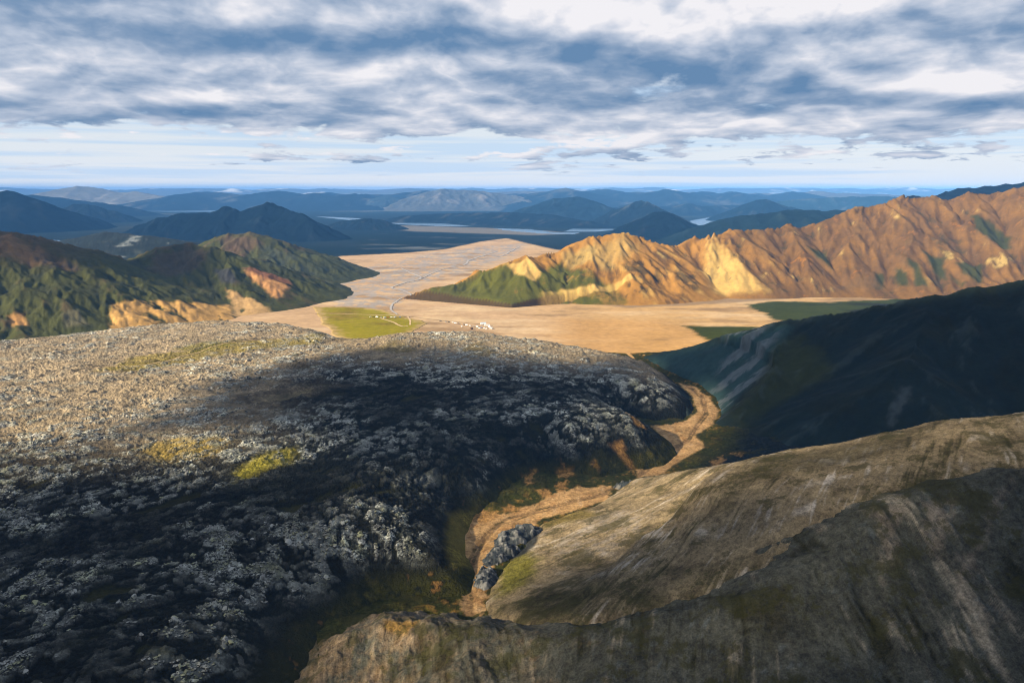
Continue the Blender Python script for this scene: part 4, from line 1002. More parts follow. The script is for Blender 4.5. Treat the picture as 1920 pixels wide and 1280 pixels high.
TC = [(1150, 905, 650), (1190, 891, 640), (1300, 872, 570), (1400, 855, 525), (1500, 838, 500), (1600, 821, 480), (1750, 786, 455), (1830, 777, 442), (1920, 770, 432), (2100, 745, 420), (2300, 720, 410)]
BT = [G(1165, 915, 27), G(1110, 948, 33), G(1050, 962, 36), G(1012, 975, 38), G(992, 1008, 40), G(950, 1052, 44), G(922, 1095, 48), G(910, 1145, 50)] + [P(*c) for c in [(1000, 1168, 350), (1100, 1168, 336), (1300, 1128, 320), (1480, 1068, 320), (1600, 990, 334), (1720, 914, 356), (1880, 880, 360), (2200, 842, 355)]]
TCp = [P(*c) for c in TC]
AREA = TCp + BT[::-1]
def z_t(x, y):
    dc, zc, _ = polyline(x, y, TCp); db, zb_, _ = polyline(x, y, BT)
    w = db / (db + dc + 1e-3)
    ruled = zb_ + (zc - zb_) * w ** 0.85
    ins = sdf(x, y, AREA)
    outz = np.where(dc < db, zc - 0.5 * dc, zb_ - 1.5 * db)
    return np.where(ins > 0, ruled, outz)
def col_t(X, Y, Z, R, Rf, pk):
    na = fbm(X, Y, 90, 4, 0.55, 621); nb = fbm(X, Y, 24, 5, 0.6, 623); nc = fbm(X, Y, 6, 4, 0.6, 625)
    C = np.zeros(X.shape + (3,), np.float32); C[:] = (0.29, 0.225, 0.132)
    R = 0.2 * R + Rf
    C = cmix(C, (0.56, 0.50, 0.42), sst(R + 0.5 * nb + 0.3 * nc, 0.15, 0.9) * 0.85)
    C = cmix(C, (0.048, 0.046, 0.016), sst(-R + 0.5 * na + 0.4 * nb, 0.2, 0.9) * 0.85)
    def b(C, pts, col, amt, soft=5, wob=8, use=None):
        d = sdf(X, Y, pk.poly(pts)) + wob * nb + 0.4 * wob * nc
        m = sst(d, -soft, soft) * amt
        return cmix(C, col, m if use is None else m * use)
    C = b(C, [(1120, 960), (1180, 950), (1260, 965), (1150, 1020), (1060, 1060), (1040, 1030)], (0.36, 0.32, 0.275), 0.7, 10, 12, sst(R + nc, -0.6, 0.4))
    C = b(C, [(920, 1110), (935, 1060), (980, 1030), (1010, 1040), (1000, 1070), (960, 1105)], (0.15, 0.14, 0.020), 0.9, 8, 12)
    C = b(C, [(930, 1140), (1060, 1090), (1300, 1070), (1500, 1020), (1500, 1100), (1250, 1150), (1000, 1170)], (0.038, 0.040, 0.014), 0.75, 12, 14, sst(-R + nb, -0.8, 0.4))
    C = b(C, [(1010, 965), (1100, 950), (1130, 958), (1060, 975), (1015, 985)], (0.19, 0.145, 0.035), 0.8)
    C = b(C, [(905, 1040), (945, 1000), (1005, 968), (1008, 1000), (985, 1030), (945, 1055)], (0.030, 0.036, 0.038), 0.95, 2, 5)
    C = b(C, [(1400, 855), (1600, 822), (1750, 790), (1700, 840), (1500, 880), (1400, 900)], (0.075, 0.066, 0.034), 0.7, 12, 14)
    return C
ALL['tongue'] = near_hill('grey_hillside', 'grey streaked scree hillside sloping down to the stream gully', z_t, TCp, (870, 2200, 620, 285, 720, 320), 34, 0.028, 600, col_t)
lines_n = [([P(*c) for c in NC], 0.56, None), ([P(900, 1180, 342), P(870, 1235, 312)], 0.6, None)]
def col_n(X, Y, Z, R, Rf, pk):
    na = fbm(X, Y, 60, 4, 0.55, 721); nb = fbm(X, Y, 18, 5, 0.6, 723); nc = fbm(X, Y, 4, 4, 0.6, 725)
    C = np.zeros(X.shape + (3,), np.float32); C[:] = (0.092, 0.094, 0.074)
    R = 0.2 * R + Rf
    C = cmix(C, (0.40, 0.345, 0.26), sst(R + 0.5 * nb + 0.3 * nc, 0.3, 1.0) * 0.8)
    C = cmix(C, (0.040, 0.042, 0.018), sst(-R + 0.6 * na, 0.2, 0.9) * 0.8)
    C = cmix(C, (0.27, 0.19, 0.11), sst(-X, -60, 120) * sst(nb + nc, -0.4, 0.4) * 0.75)
    C = cmix(C, (0.34, 0.26, 0.18), sst(-X, 0, 90) * sst(nb - nc, 0.1, 0.5) * 0.7)
    C = cmix(C, (0.15, 0.18, 0.19), sst(nb - nc, 0.25, 0.6) * sst(X, -20, 60) * 0.35)
    def b(C, pts, col, amt, soft=3, wob=5, use=None):
        d = sdf(X, Y, pk.poly(pts)) + wob * nb + 0.4 * wob * nc
        m = sst(d, -soft, soft) * amt
        return cmix(C, col, m if use is None else m * use)
    for pts in ([(1640, 960), (1660, 940), (1700, 950), (1690, 990), (1665, 1060), (1655, 1000)], [(1735, 940), (1790, 930), (1770, 980), (1752, 1040), (1745, 990)], [(1850, 935), (1895, 895), (1890, 920), (1865, 960), (1850, 990)],
                [(1645, 1030), (1660, 1040), (1655, 1110), (1645, 1080)], [(1800, 1040), (1850, 1000), (1820, 1070), (1790, 1150)]):
        C = b(C, pts, (0.30, 0.25, 0.19), 0.75, use=sst(R + nc, -0.8, 0.4))
    C = b(C, [(720, 1155), (780, 1160), (760, 1180), (725, 1175)], (0.34, 0.20, 0.05), 0.8, 1.5, 2)
    C = b(C, [(1380, 1150), (1480, 1090), (1480, 1180), (1420, 1200)], (0.040, 0.036, 0.016), 0.7, 8, 16)
    C = cmix(C, (0.035, 0.033, 0.014), sst(na - 0.5 * R + 0.4 * nb, 0.15, 0.6) * 0.8)
    C = cmix(C, (0.22, 0.14, 0.07), sst(nb + 0.6 * nc, 0.25, 0.6) * 0.55 * sst(-X, -110, 20))
    return C
ALL['near'] = near_hill('foreground_hill', 'dark ribbed foreground hillside with brown knoll at the bottom', lambda x, y: tents(x, y, lines_n, 9.0), [P(420, 1420, 300), P(1000, 1187, 330), P(1450, 1095, 306), P(2400, 840, 342)], (440, 2400, 700, 160, 450, 320), 30, 0.09, 700, col_n, 3, 0.8)
# ================================================================== details on the ground
def lava_z(x, y):
    x = np.asarray(x, float); y = np.asarray(y, float)
    nv_, nu2 = LX.shape
    uu = ((x / y * F * CA + 960) + 260) / (1345 + 260) * (nu2 - 1); vv = np.log(y / 232.0) / math.log(1420 / 232.0) * (nv_ - 1)
    i = np.clip(uu.astype(int), 0, nu2 - 2); j = np.clip(vv.astype(int), 0, nv_ - 2); a_ = uu - i; b_ = vv - j
    return (LZ[j, i] * (1 - a_) + LZ[j, i + 1] * a_) * (1 - b_) + (LZ[j + 1, i] * (1 - a_) + LZ[j + 1, i + 1] * a_) * b_
M_TRACK = flat_mat('pale_track', (0.42, 0.31, 0.18), var=0.15, sc=0.1)
ribbon('path', TRAIL, 2.6, 0, M_TRACK, wob=0.15, seed=4, sub=14, zf=lambda x, y: lava_z(x, y) + 0.5, kind='structure', label='pale footpath winding over the sunlit lava field', cat='path')
def track(px, w, label, seed):
    ribbon('track', GP(px), w, 1.25, M_TRACK, wob=0.1, seed=seed, kind='structure', label=label, cat='track', group='vehicle tracks at the camp')
track([(590, 588), (640, 589), (700, 591), (760, 593), (800, 598), (850, 603), (900, 608)], 4.5, 'straight pale track crossing the green meadow', 1)
track([(712, 597), (735, 604), (752, 612), (765, 612)], 5, 'slanting pale track over the meadow corner', 2)
track([(765, 594), (769, 602), (768, 610)], 4, 'short pale track at the meadow end by the camp', 4)
track([(505, 572), (512, 560), (530, 551), (560, 540), (590, 531)], 6, 'pale road at the foot of the left hills', 5)

# ---- dark outcrops beside the gully
M_CRAG = terrain_mat('dark_outcrop', n1=0.15, n2=0.9, amt=0.5, bump=0.9, bdist=1.0, spec=0.1)
def outcrop(px, py, z, lx, ly, hgt, rot, label, seed):
    cx, cy, _ = G(px, py, z)
    uu, vv = np.meshgrid(np.linspace(-1.25, 1.25, 90), np.linspace(-1.25, 1.25, 60))
    c_, s_ = math.cos(rot), math.sin(rot)
    x = cx + uu * lx * c_ - vv * ly * s_; y = cy + uu * lx * s_ + vv * ly * c_
    r_ = np.hypot(uu, vv) + 0.28 * fbm(uu, vv, 0.7, 4, 0.6, seed)
    w1, w2, wi = worley(x + 1.5 * fbm(x, y, 5, 3, 0.6, seed + 1), y, 5.0, seed + 2)
    zz = z - 5 + (hgt + 5) * (1 - sst(r_, 0.35, 1.1)) * (0.75 + 0.35 * wi) + 1.2 * fbm(x, y, 4, 3, 0.6, seed + 4, True)
    c = np.zeros(x.shape + (3,), np.float32); c[:] = (0.045, 0.055, 0.062)
    c = cmix(c, (0.30, 0.30, 0.29), sst(fbm(x, y, 5, 4, 0.6, seed + 5) + 0.5 * wi, 0.25, 0.6) * 0.75)
    c = cmix(c, (0.30, 0.18, 0.06), sst(r_ + 0.3 * fbm(x, y, 6, 3, 0.6, seed + 7), 0.75, 1.05) * 0.8)
    sheet('rock_outcrop', x, y, zz, c, M_CRAG, keep=r_ < 1.15, label=label, cat='rock', group='dark outcrops beside the gully')
outcrop(968, 1010, 38, 34, 17, 6.0, 0.80, 'larger dark blue grey rock outcrop at the bend of the gully', 901)
outcrop(912, 1088, 44, 24, 11, 5.0, 1.45, 'smaller black rock outcrop lower down beside the gully', 911)
outcrop(936, 1046, 41, 30, 14, 5.5, 1.05, 'middle dark rock outcrop linking the two others along the gully', 931)
outcrop(1175, 912, 27, 14, 5, 5.0, -0.35, 'blue grey rock lip where the grey hillside meets the upper sand', 921)

# ---- vehicles, huts and tents of the camp
M_TYRE = flat_mat('tyre_rubber', (0.02, 0.02, 0.02), 0.8, 0.1, 2.0)
M_GLASS = flat_mat('dark_glass', (0.03, 0.04, 0.05), 0.15, 0.05, 1.0)
PAINT = {'white': flat_mat('white_paint', (0.80, 0.80, 0.80), 0.35, 0.04, 1.0), 'black': flat_mat('black_paint', (0.02, 0.02, 0.025), 0.35, 0.04, 1.0),
         'grey': flat_mat('grey_paint', (0.30, 0.31, 0.33), 0.35, 0.04, 1.0), 'blue': flat_mat('blue_paint', (0.05, 0.12, 0.35), 0.35, 0.04, 1.0), 'red': flat_mat('red_paint', (0.40, 0.03, 0.02), 0.35, 0.04, 1.0)}
def car_mesh(kind, paint):
    """side profile extruded to a tapered body, glass band, four wheels"""
    prof = {'car': [(-2.2, .35), (2.2, .35), (2.25, .75), (1.9, .95), (1.0, 1.05), (.45, 1.55), (-1.5, 1.6), (-2.05, 1.1), (-2.25, .9)],
            'van': [(-2.7, .4), (2.7, .4), (2.75, 1.0), (2.3, 1.3), (1.7, 2.35), (-2.6, 2.5), (-2.75, 2.3), (-2.75, .6)],
            'bus': [(-5.5, .5), (5.5, .5), (5.6, 1.2), (5.4, 3.0), (5.0, 3.3), (-5.4, 3.3), (-5.6, 3.0), (-5.6, .7)]}[kind]
    W = {'car': .95, 'van': 1.05, 'bus': 1.25}[kind]
    V, Fs, Ms = [], [], []
    n_ = len(prof); top = max(p[1] for p in prof)
    for s_ in (-1, 1):
        for (x, z) in prof:
            V.append((x, s_ * W * (1 - 0.14 * max(0, (z - 0.95) / (top - 0.95))), z))
    Fs.append(tuple(range(n_))[::-1] if True else None); Ms.append(0); Fs.append(tuple(range(n_, 2 * n_))); Ms.append(0)
    for i in range(n_):
        j = (i + 1) % n_
        Fs.append((i, j, n_ + j, n_ + i)); Ms.append(0)
    # glass strips, standing a little proud of the flanks
    z0, z1 = (1.05, 1.45) if kind == 'car' else ((1.35, 2.0) if kind == 'van' else (1.7, 2.6))
    x0, x1 = {'car': (-1.5, .55), 'van': (0.3, 1.7), 'bus': (-5.2, 5.0)}[kind]
    for s_ in (-1, 1):
        b_ = len(V); w0 = s_ * (W * (1 - 0.14 * (z0 - .95) / (top - .95)) + .02); w1 = s_ * (W * (1 - 0.14 * (z1 - .95) / (top - .95)) + .02)
        V += [(x0, w0, z0), (x1 + .3, w0, z0), (x1, w1, z1), (x0, w1, z1)]; Fs.append((b_, b_ + 1, b_ + 2, b_ + 3)); Ms.append(1)
    for wxp in ((-prof[1][0] * .62, prof[1][0] * .64)):
        for s_ in (-1, 1):
            b_ = len(V); k_ = 10; r_ = .36 if kind != 'bus' else .5
            for y_ in (W * .72, W * 1.0):
                V += [(wxp + r_ * math.cos(2 * math.pi * q / k_), s_ * y_, r_ + r_ * math.sin(2 * math.pi * q / k_)) for q in range(k_)]
            Fs += [tuple(range(b_, b_ + k_)), tuple(range(b_ + k_, b_ + 2 * k_))]; Ms += [2, 2]
            for q in range(k_):
                Fs.append((b_ + q, b_ + (q + 1) % k_, b_ + k_ + (q + 1) % k_, b_ + k_ + q)); Ms.append(2)
    m = bpy.data.meshes.new('parked_' + kind); m.from_pydata(V, [], Fs)
    for mm in (PAINT[paint], M_GLASS, M_TYRE): m.materials.append(mm)
    m.polygons.foreach_set('material_index', Ms); m.update()
    return m
CARS = {}
ORD = ['first', 'second', 'third', 'fourth', 'fifth', 'sixth', 'seventh', 'eighth', 'ninth', 'tenth', 'eleventh', 'twelfth', 'thirteenth', 'fourteenth']
rng = random.Random(7)
def row(spots, where, group, base=1.0):
    for i, (px, py, kind, paint) in enumerate(spots):
        if (kind, paint) not in CARS: CARS[(kind, paint)] = car_mesh(kind, paint)
        o = bpy.data.objects.new({'car': 'parked_car', 'van': 'camper_van', 'bus': 'coach'}[kind], CARS[(kind, paint)])
        scene.collection.objects.link(o)
        x, y, _ = G(px, py, base)
        o.location = (x, y, base + 0.05); o.rotation_euler = (0, 0, rng.uniform(-0.7, 0.7)); o.scale = (1.15, 1.15, 1.15)
        o['label'] = f"{paint} {({'car': 'parked car', 'van': 'camper van', 'bus': 'coach'})[kind]}, {ORD[i]} vehicle from the left {where}"
        o['category'] = {'car': 'car', 'van': 'van', 'bus': 'bus'}[kind]; o['group'] = group
row([(826, 602, 'car', 'black'), (836, 603.5, 'car', 'grey'), (842, 604, 'car', 'black'), (849, 605, 'car', 'white'), (854, 606.5, 'van', 'white'), (860, 607, 'car', 'black'), (870, 609, 'car', 'black'), (875, 610, 'van', 'white'),
     (881, 611, 'car', 'white'), (888, 612.5, 'car', 'grey'), (895, 613, 'van', 'white'), (918, 613.5, 'van', 'white'), (913, 611, 'bus', 'white')], 'in the row at the lava edge', 'vehicles parked in a row at the lava edge')
row([(695, 594.5, 'car', 'white'), (701, 595, 'car', 'black'), (707, 595, 'van', 'white'), (715, 595.5, 'car', 'grey'), (722, 596, 'van', 'white'), (728, 595.5, 'car', 'red'), (734, 595, 'car', 'white'), (741, 595.5, 'van', 'white'), (750, 595, 'car', 'blue')], 'beside the meadow track', 'vehicles parked beside the meadow track')
row([(513, 569, 'car', 'white'), (518, 571, 'car', 'grey'), (523, 573, 'van', 'white'), (529, 574.5, 'car', 'black'), (535, 576.5, 'car', 'white'), (541, 578, 'van', 'white')], 'on the road below the left hills', 'vehicles on the road below the left hills')
def hut(px, py, L, W, H, rz, wallc, roofc, label, base=1.0):
    x, y, _ = G(px, py, base)
    e_ = bpy.data.objects.new('hut', None); scene.collection.objects.link(e_); e_.location = (x, y, base); e_.rotation_euler = (0, 0, rz)
    e_['label'] = label; e_['category'] = 'hut'; e_['group'] = 'camp huts at the lava edge'
    h = H * 0.6
    V = [(-L, -W, 0), (L, -W, 0), (L, W, 0), (-L, W, 0), (-L, -W, h), (L, -W, h), (L, W, h), (-L, W, h), (-L, 0, H), (L, 0, H)]
    m = bpy.data.meshes.new('wall'); m.from_pydata(V, [], [(0, 1, 5, 4), (2, 3, 7, 6), (1, 2, 6, 9, 5), (3, 0, 4, 8, 7)]); add('wall', m, wallc, e_)
    o_ = 0.4
    V = [(-L - o_, -W - o_, h - .2), (L + o_, -W - o_, h - .2), (L + o_, 0, H + .1), (-L - o_, 0, H + .1), (-L - o_, W + o_, h - .2), (L + o_, W + o_, h - .2)]
    V += [(a_, b_, c_ + .25) for a_, b_, c_ in V]
    m = bpy.data.meshes.new('roof'); m.from_pydata(V, [], [(0, 1, 2, 3), (3, 2, 5, 4), (6, 9, 8, 7), (9, 10, 11, 8), (0, 6, 7, 1), (4, 5, 11, 10), (0, 3, 9, 6), (3, 4, 10, 9), (1, 7, 8, 2), (2, 8, 11, 5)]); add('roof', m, roofc, e_)
    m = bpy.data.meshes.new('door'); m.from_pydata([(-.5, -W - .03, 0), (.5, -W - .03, 0), (.5, -W - .03, h * .8), (-.5, -W - .03, h * .8)], [], [(0, 1, 2, 3)]); add('door', m, PAINT['grey'], e_)
M_ROOF = flat_mat('pale_blue_roof', (0.34, 0.42, 0.52), 0.5, 0.05, 0.6); M_WALLB = flat_mat('brown_wall', (0.12, 0.07, 0.04), 0.8, 0.1, 0.8)
hut(906, 608, 6, 3, 4.5, 0.2, PAINT['white'], M_ROOF, 'large white hut with pale blue roof at the lava edge camp')
hut(921, 616, 3, 2.2, 3.4, -0.3, PAINT['white'], PAINT['grey'], 'small white hut with grey roof at the right end of the camp')
hut(884, 617, 3, 2.2, 3.8, 0.9, M_WALLB, M_WALLB, 'small brown hut just above the lava rim')
def tent(px, py, colr, label, r_=1.8):
    x, y, _ = G(px, py, 1.0); V, Fs = [(0, 0, r_ * .8)], []
    for j in range(1, 5):
        a_ = j / 4 * math.pi / 2
        V += [(r_ * math.sin(a_) * math.cos(q * math.pi / 5) * 1.25, r_ * math.sin(a_) * math.sin(q * math.pi / 5), r_ * .8 * math.cos(a_)) for q in range(10)]
    Fs += [(0, 1 + q, 1 + (q + 1) % 10) for q in range(10)]
    for j in range(3):
        Fs += [(1 + j * 10 + q, 11 + j * 10 + q, 11 + j * 10 + (q + 1) % 10, 1 + j * 10 + (q + 1) % 10) for q in range(10)]
    m = bpy.data.meshes.new('tent'); m.from_pydata(V, [], Fs); m.update()
    o = add('tent', m, PAINT[colr], label=label, cat='tent', group='tents at the camp'); o.location = (x, y, 1.0)
for i, (px, py, c_) in enumerate([(899, 615, 'white'), (903, 614, 'blue'), (908, 615, 'white'), (912, 616, 'white'), (866, 612, 'white')]):
    tent(px, py, c_, f"{c_} dome tent, {['second', 'third', 'fourth', 'fifth', 'first'][i]} from the left in front of the huts")

# ---- loose lava crags lying on the field
def rock_mesh(seed):
    import bmesh
    bm = bmesh.new(); bmesh.ops.create_icosphere(bm, subdivisions=2, radius=1.0)
    r_ = random.Random(seed); ph = [r_.uniform(0, 6.28) for _ in range(9)]; cut = [(r_.uniform(-1, 1), r_.uniform(-1, 1), r_.uniform(-.3, .6), r_.uniform(.45, .8)) for _ in range(7)]
    for v in bm.verts:
        c_ = v.co.copy()
        s_ = 1 + .18 * math.sin(3 * c_.x + ph[0]) * math.sin(3.4 * c_.y + ph[1]) + .13 * math.sin(6 * c_.z + ph[2]) * math.cos(5 * c_.x + ph[3])
        v.co = c_ * s_
        for a_, b_, d_, e_ in cut:
            l_ = math.sqrt(a_ * a_ + b_ * b_ + d_ * d_); p_ = (v.co.x * a_ + v.co.y * b_ + v.co.z * d_) / l_
            if p_ > e_: v.co -= (p_ - e_) * type(v.co)((a_, b_, d_)) / l_
        v.co.z *= .8
    m = bpy.data.meshes.new('rock'); bm.to_mesh(m); bm.free()
    return m
def rock_mat():
    m = bpy.data.materials.new('lichen_rock'); m.use_nodes = True
    nt = m.node_tree; b = nt.nodes['Principled BSDF']; q = NG(nt)
    ge = q.n('ShaderNodeNewGeometry'); sp_ = q.n('ShaderNodeSeparateXYZ'); nt.links.new(ge.outputs['Normal'], sp_.inputs[0])
    oi = q.n('ShaderNodeObjectInfo')
    n1 = q.noise(ge.outputs['Position'], 0.9, 5, 0.65); n2 = q.noise(ge.outputs['Position'], 0.12, 3, 0.5)
    f = q.ss(q.m('ADD', q.m('MULTIPLY', sp_.outputs[2], 0.6), q.m('ADD', n1, q.m('MULTIPLY', oi.outputs['Random'], 0.4))), 0.85, 1.25)
    li = q.mix(q.ss(n2, 0.45, 0.6), (0.31, 0.32, 0.30), (0.27, 0.28, 0.17))
    nt.links.new(q.mix(f, (0.032, 0.034, 0.030), li), b.inputs['Base Color'])
    b.inputs['Roughness'].default_value = 0.95; b.inputs['Specular IOR Level'].default_value = 0.1
    bp = q.n('ShaderNodeBump'); bp.inputs['Strength'].default_value = 0.8; bp.inputs['Distance'].default_value = 0.4
    nt.links.new(q.noise(ge.outputs['Position'], 1.6, 5, 0.7), bp.inputs['Height']); nt.links.new(bp.outputs[0], b.inputs['Normal'])
    return m
M_ROCK = rock_mat()
RM = [rock_mesh(i) for i in range(8)]
for m in RM: m.materials.append(M_ROCK)
r2 = np.random.RandomState(5)
pw = (LB * (LSD > 25)).ravel(); pw = np.where(pw > 0.35, pw, 0); Yr = LY.ravel()
wgt = pw / Yr * np.where(Yr < 620, 1, 0); wgt /= wgt.sum()
for k_ in r2.choice(len(pw), 300, replace=False, p=wgt):
    o = bpy.data.objects.new('rock', RM[r2.randint(8)]); scene.collection.objects.link(o); o.parent = lavaf
    s_ = 0.9 + 1.7 * r2.rand() ** 2
    o.location = (LX.ravel()[k_], LY.ravel()[k_], LZ.ravel()[k_] - 0.1 * s_); o.rotation_euler = (r2.uniform(-.3, .3), r2.uniform(-.3, .3), r2.uniform(0, 6.28)); o.scale = (s_ * r2.uniform(.9, 1.6), s_ * r2.uniform(.8, 1.2), s_ * r2.uniform(.8, 1.3))
# the countless smaller blocks, one mass
import bmesh as _bm
def small_rock(seed):
    b_ = _bm.new(); _bm.ops.create_icosphere(b_, subdivisions=1, radius=1.0); r_ = random.Random(seed)
    for v in b_.verts: v.co *= r_.uniform(.65, 1.15); v.co.z *= .8
    V = np.array([v.co[:] for v in b_.verts]); Fc = np.array([[v.index for v in f.verts] for f in b_.faces]); b_.free()
    return V, Fc
SR = [small_rock(i) for i in range(6)]
wgt = pw / Yr * np.where(Yr < 950, 1, 0.15); wgt /= wgt.sum()
VV, FF, off = [], [], 0
for k_ in r2.choice(len(pw), 6000, replace=False, p=wgt):
    V0, F0 = SR[r2.randint(6)]
    s_ = 0.45 + 0.9 * r2.rand() ** 2; an = r2.uniform(0, 6.28); c_, s2 = math.cos(an), math.sin(an)
    v3 = V0 * np.array([s_ * r2.uniform(.8, 1.6), s_ * r2.uniform(.8, 1.2), s_ * r2.uniform(.8, 1.3)])
    v3 = np.stack([v3[:, 0] * c_ - v3[:, 1] * s2, v3[:, 0] * s2 + v3[:, 1] * c_, v3[:, 2]], 1) + np.array([LX.ravel()[k_], LY.ravel()[k_], LZ.ravel()[k_]])
    VV.append(v3); FF.append(F0 + off); off += len(V0)
add('rubble', mesh_np('rubble', np.concatenate(VV), np.concatenate(FF), None, False), M_ROCK, parent=lavaf, kind='stuff')
# ================================================================== unseen cloud bank overhead, added and cut to shape the shade on the ground
CLOUD_Z = 1300.0
def up(p):
    k_ = (CLOUD_Z - p[2]) / SUNV[2]
    return (p[0] + SUNV[0] * k_, p[1] + SUNV[1] * k_)
def sky_poly(pts):
    return [up(G(*p)) for p in pts]
# plan outlines (on the cloud base) of the breaks that let the sun reach the ground
BREAKS = [([(-900, 640, 60), (0, 600, 60), (300, 560, 58), (640, 600, 50), (900, 600, 48), (1060, 625, 45), (1170, 655, 40), (1110, 680, 45), (1000, 676, 47), (900, 660, 50), (760, 648, 52), (600, 668, 56), (480, 690, 60), (370, 720, 62), (350, 760, 63), (270, 800, 64), (150, 840, 66), (0, 850, 66), (-900, 960, 70)], 1.0, 22),
          ([(255, 835, 66), (380, 800, 66), (540, 822, 66), (590, 850, 66), (560, 890, 66), (440, 900, 66), (310, 885, 66)], 1.0, 24),
          ([(840, 960, 45), (930, 915, 40), (1130, 895, 30), (1250, 885, 50), (1420, 862, 95), (1560, 848, 115), (1480, 905, 105), (1350, 965, 85), (1180, 1035, 60), (980, 1105, 48), (870, 1160, 48), (825, 1060, 46)], 0.97, 38),
          ([(1185, 890, 22), (1240, 800, 14), (1290, 715, 8), (1345, 740, 8), (1365, 790, 10), (1330, 850, 15), (1240, 900, 22)], 0.85, 16),
          ([(600, 1165, 55), (800, 1140, 60), (960, 1165, 66), (1040, 1220, 80), (980, 1320, 60), (620, 1330, 55)], 0.85, 26),
          ([(1340, 930, 80), (1500, 850, 100), (1760, 795, 140), (1960, 780, 150), (1960, 860, 150), (1700, 890, 130), (1500, 960, 95)], 0.55, 34),
          ([(0, 830, 68), (160, 800, 66), (300, 830, 66), (230, 900, 68), (60, 930, 70), (-200, 960, 70)], 0.55, 40),
          ([(1050, 1190, 85), (1300, 1130, 105), (1560, 1010, 125), (1800, 900, 115), (1980, 890, 115), (1960, 1280, 60), (1000, 1300, 60)], 0.30, 40),
          ([(600, 900, 66), (680, 880, 66), (780, 900, 60), (860, 940, 55), (800, 1000, 60), (680, 960, 66)], 0.35, 30)]
# outer edge of the bank: ground it shades
BANK = [up(p) for p in [G(-1400, 900, 66), G(-400, 880, 66), G(0, 640, 60), G(300, 640, 60), G(640, 640, 50), G(900, 630, 45), G(1150, 662, 40), G(1205, 660, 5), P(1290, 652, 1240), P(1400, 619, 1150), P(1480, 598, 1100), P(1650, 572, 1040), P(1830, 537, 1010), P(2000, 500, 990), P(2400, 470, 985),
                      (1500, 300, 100), (1100, -200, 60), (0, -400, 60), (-900, -200, 60), (-1400, 100, 60)]]
xs = [p[0] for p in BANK] + [-3900]; ys = [p[1] for p in BANK] + [900]
st = 16.0
gx, gy = np.meshgrid(np.arange(min(xs) - 150, max(xs) + 150, st), np.arange(min(ys) - 150, max(ys) + 150, st))
nz = fbm(gx, gy, 260, 5, 0.55, 801); nf = fbm(gx, gy, 70, 4, 0.6, 803)
th = sst(sdf(gx, gy, BANK) + 40 * nz + 14 * nf, -26, 34)
for pts, amt, soft in BREAKS:
    dd = sdf(gx, gy, sky_poly(pts)) + 0.8 * soft * nf + 0.5 * soft * nz
    th = th * (1 - amt * sst(dd, -soft, soft))
B2 = [up(P(q3[0], q3[1], q3[2] * 1.045)) for q3 in [(-700, 500, 1700), (-500, 420, 1950), (0, 425, 1800), (120, 470, 1820), (220, 485, 1880), (350, 448, 2100), (425, 466, 2060), (440, 500, 1960), (385, 540, 1780), (200, 560, 1650), (100, 590, 1510), (0, 610, 1410), (-700, 660, 1250)]]
th = np.maximum(th, 0.93 * sst(sdf(gx, gy, B2) + 40 * nz + 14 * nf, -40, 50))
lump = 0.5 + 0.5 * fbm(gx, gy, 180, 5, 0.6, 805)
tv = th ** 0.6
Zt = CLOUD_Z + tv * (50 + 110 * lump); Zl = CLOUD_Z - tv * (14 + 22 * lump)
kp = th > 0.02
nv, nu_ = gx.shape; idx = np.arange(nv * nu_).reshape(nv, nu_); kf = (kp[:-1, :-1] | kp[:-1, 1:] | kp[1:, 1:] | kp[1:, :-1])
q = np.stack([idx[:-1, :-1], idx[:-1, 1:], idx[1:, 1:], idx[1:, :-1]], -1).reshape(-1, 4)[kf.ravel()]
kx, ky = SUNV[0] / SUNV[2], SUNV[1] / SUNV[2]
V = np.concatenate([np.stack([gx + kx * (Zt - CLOUD_Z), gy + ky * (Zt - CLOUD_Z), Zt], -1).reshape(-1, 3), np.stack([gx + kx * (Zl - CLOUD_Z), gy + ky * (Zl - CLOUD_Z), Zl], -1).reshape(-1, 3)])
q2 = np.concatenate([q, q[:, ::-1] + nv * nu_])
used = np.unique(q2); rm = np.zeros(len(V), np.int64); rm[used] = np.arange(len(used))
cc = np.concatenate([th.ravel(), th.ravel()])[used]
mc = bpy.data.materials.new('shade_cloud'); mc.use_nodes = True
q_ = NG(mc.node_tree); mc.node_tree.nodes.remove(mc.node_tree.nodes['Principled BSDF'])
at = q_.n('ShaderNodeAttribute', attribute_name='cover')
sepc = q_.n('ShaderNodeSeparateColor'); mc.node_tree.links.new(at.outputs['Color'], sepc.inputs[0])
df = q_.n('ShaderNodeBsdfDiffuse'); df.inputs[0].default_value = (0.80, 0.82, 0.86, 1)
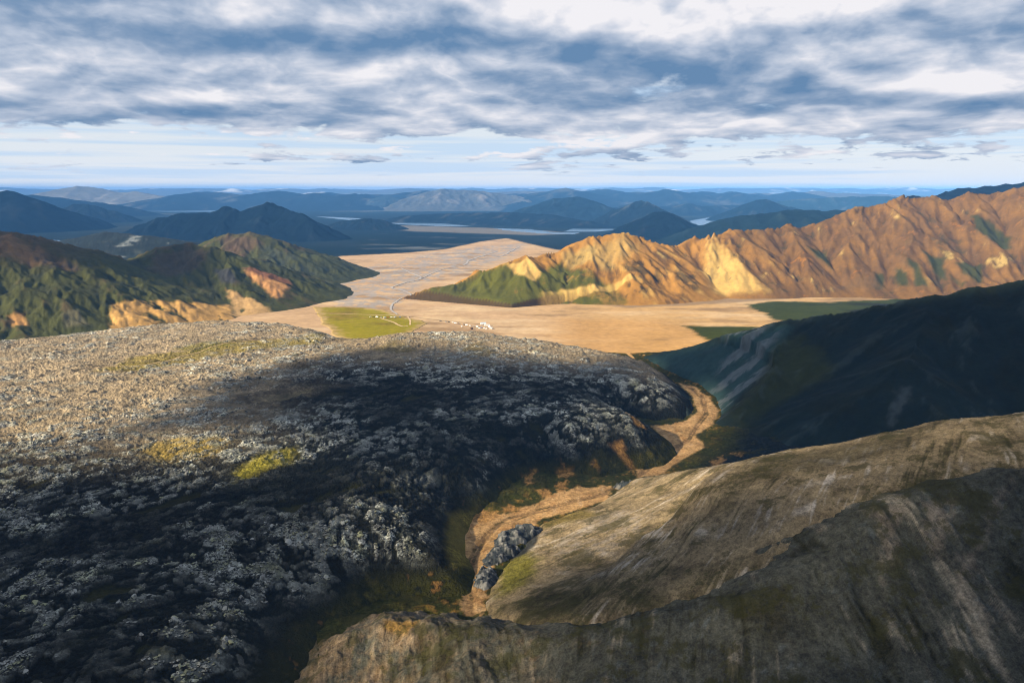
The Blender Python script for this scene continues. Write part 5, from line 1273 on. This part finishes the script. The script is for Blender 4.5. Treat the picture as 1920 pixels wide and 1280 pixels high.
tr = q_.n('ShaderNodeBsdfTransparent')
mx = q_.n('ShaderNodeMixShader')
q_.put(mx.inputs[0], q_.m('SUBTRACT', 1.0, q_.m('SQRT', q_.ss(sepc.outputs[0], 0.04, 0.96, 1.0, 0.004, False))))
mc.node_tree.links.new(tr.outputs[0], mx.inputs[1]); mc.node_tree.links.new(df.outputs[0], mx.inputs[2])
mc.node_tree.links.new(mx.outputs[0], [n_ for n_ in mc.node_tree.nodes if n_.type == 'OUTPUT_MATERIAL'][0].inputs[0])
cloudo = add('clouds', mesh_np('clouds', V[used], rm[q2], np.stack([cc, cc, cc], 1)), mc, kind='stuff', label='unseen bank of broken cloud overhead, shaped to shade the lava field', cat='clouds')

# ================================================================== haze
hz = bpy.data.meshes.new('haze')
a = 31500.0; zb = -12.0
zt = max([CAMZ] + [c_[2] + o_.location[2] for o_ in scene.objects if o_.type == 'MESH' and o_.name != 'clouds' for c_ in o_.bound_box]) + 4.0
low = min(c_[2] + o_.location[2] for o_ in scene.objects if o_.type == 'MESH' and o_.name != 'clouds' and o_.parent is None for c_ in o_.bound_box)
zb = min(zb, low - 1.0)
hz.from_pydata([(-a, -a, zb), (a, -a, zb), (a, a, zb), (-a, a, zb), (-a, -a, zt), (a, -a, zt), (a, a, zt), (-a, a, zt)], [],
               [(0, 3, 2, 1), (4, 5, 6, 7), (0, 1, 5, 4), (1, 2, 6, 5), (2, 3, 7, 6), (3, 0, 4, 7)])
mh = bpy.data.materials.new('blue_haze'); mh.use_nodes = True
mh.node_tree.nodes.clear()
pv = mh.node_tree.nodes.new('ShaderNodeVolumePrincipled'); mo = mh.node_tree.nodes.new('ShaderNodeOutputMaterial')
pv.inputs['Color'].default_value = (0.13, 0.41, 1.0, 1)
pv.inputs['Density'].default_value = 4.3e-5
pv.inputs['Anisotropy'].default_value = -0.25
mh.node_tree.links.new(pv.outputs[0], mo.inputs['Volume'])
add('haze', hz, mh, kind='stuff', label='thin blue haze over the whole landscape', cat='haze')
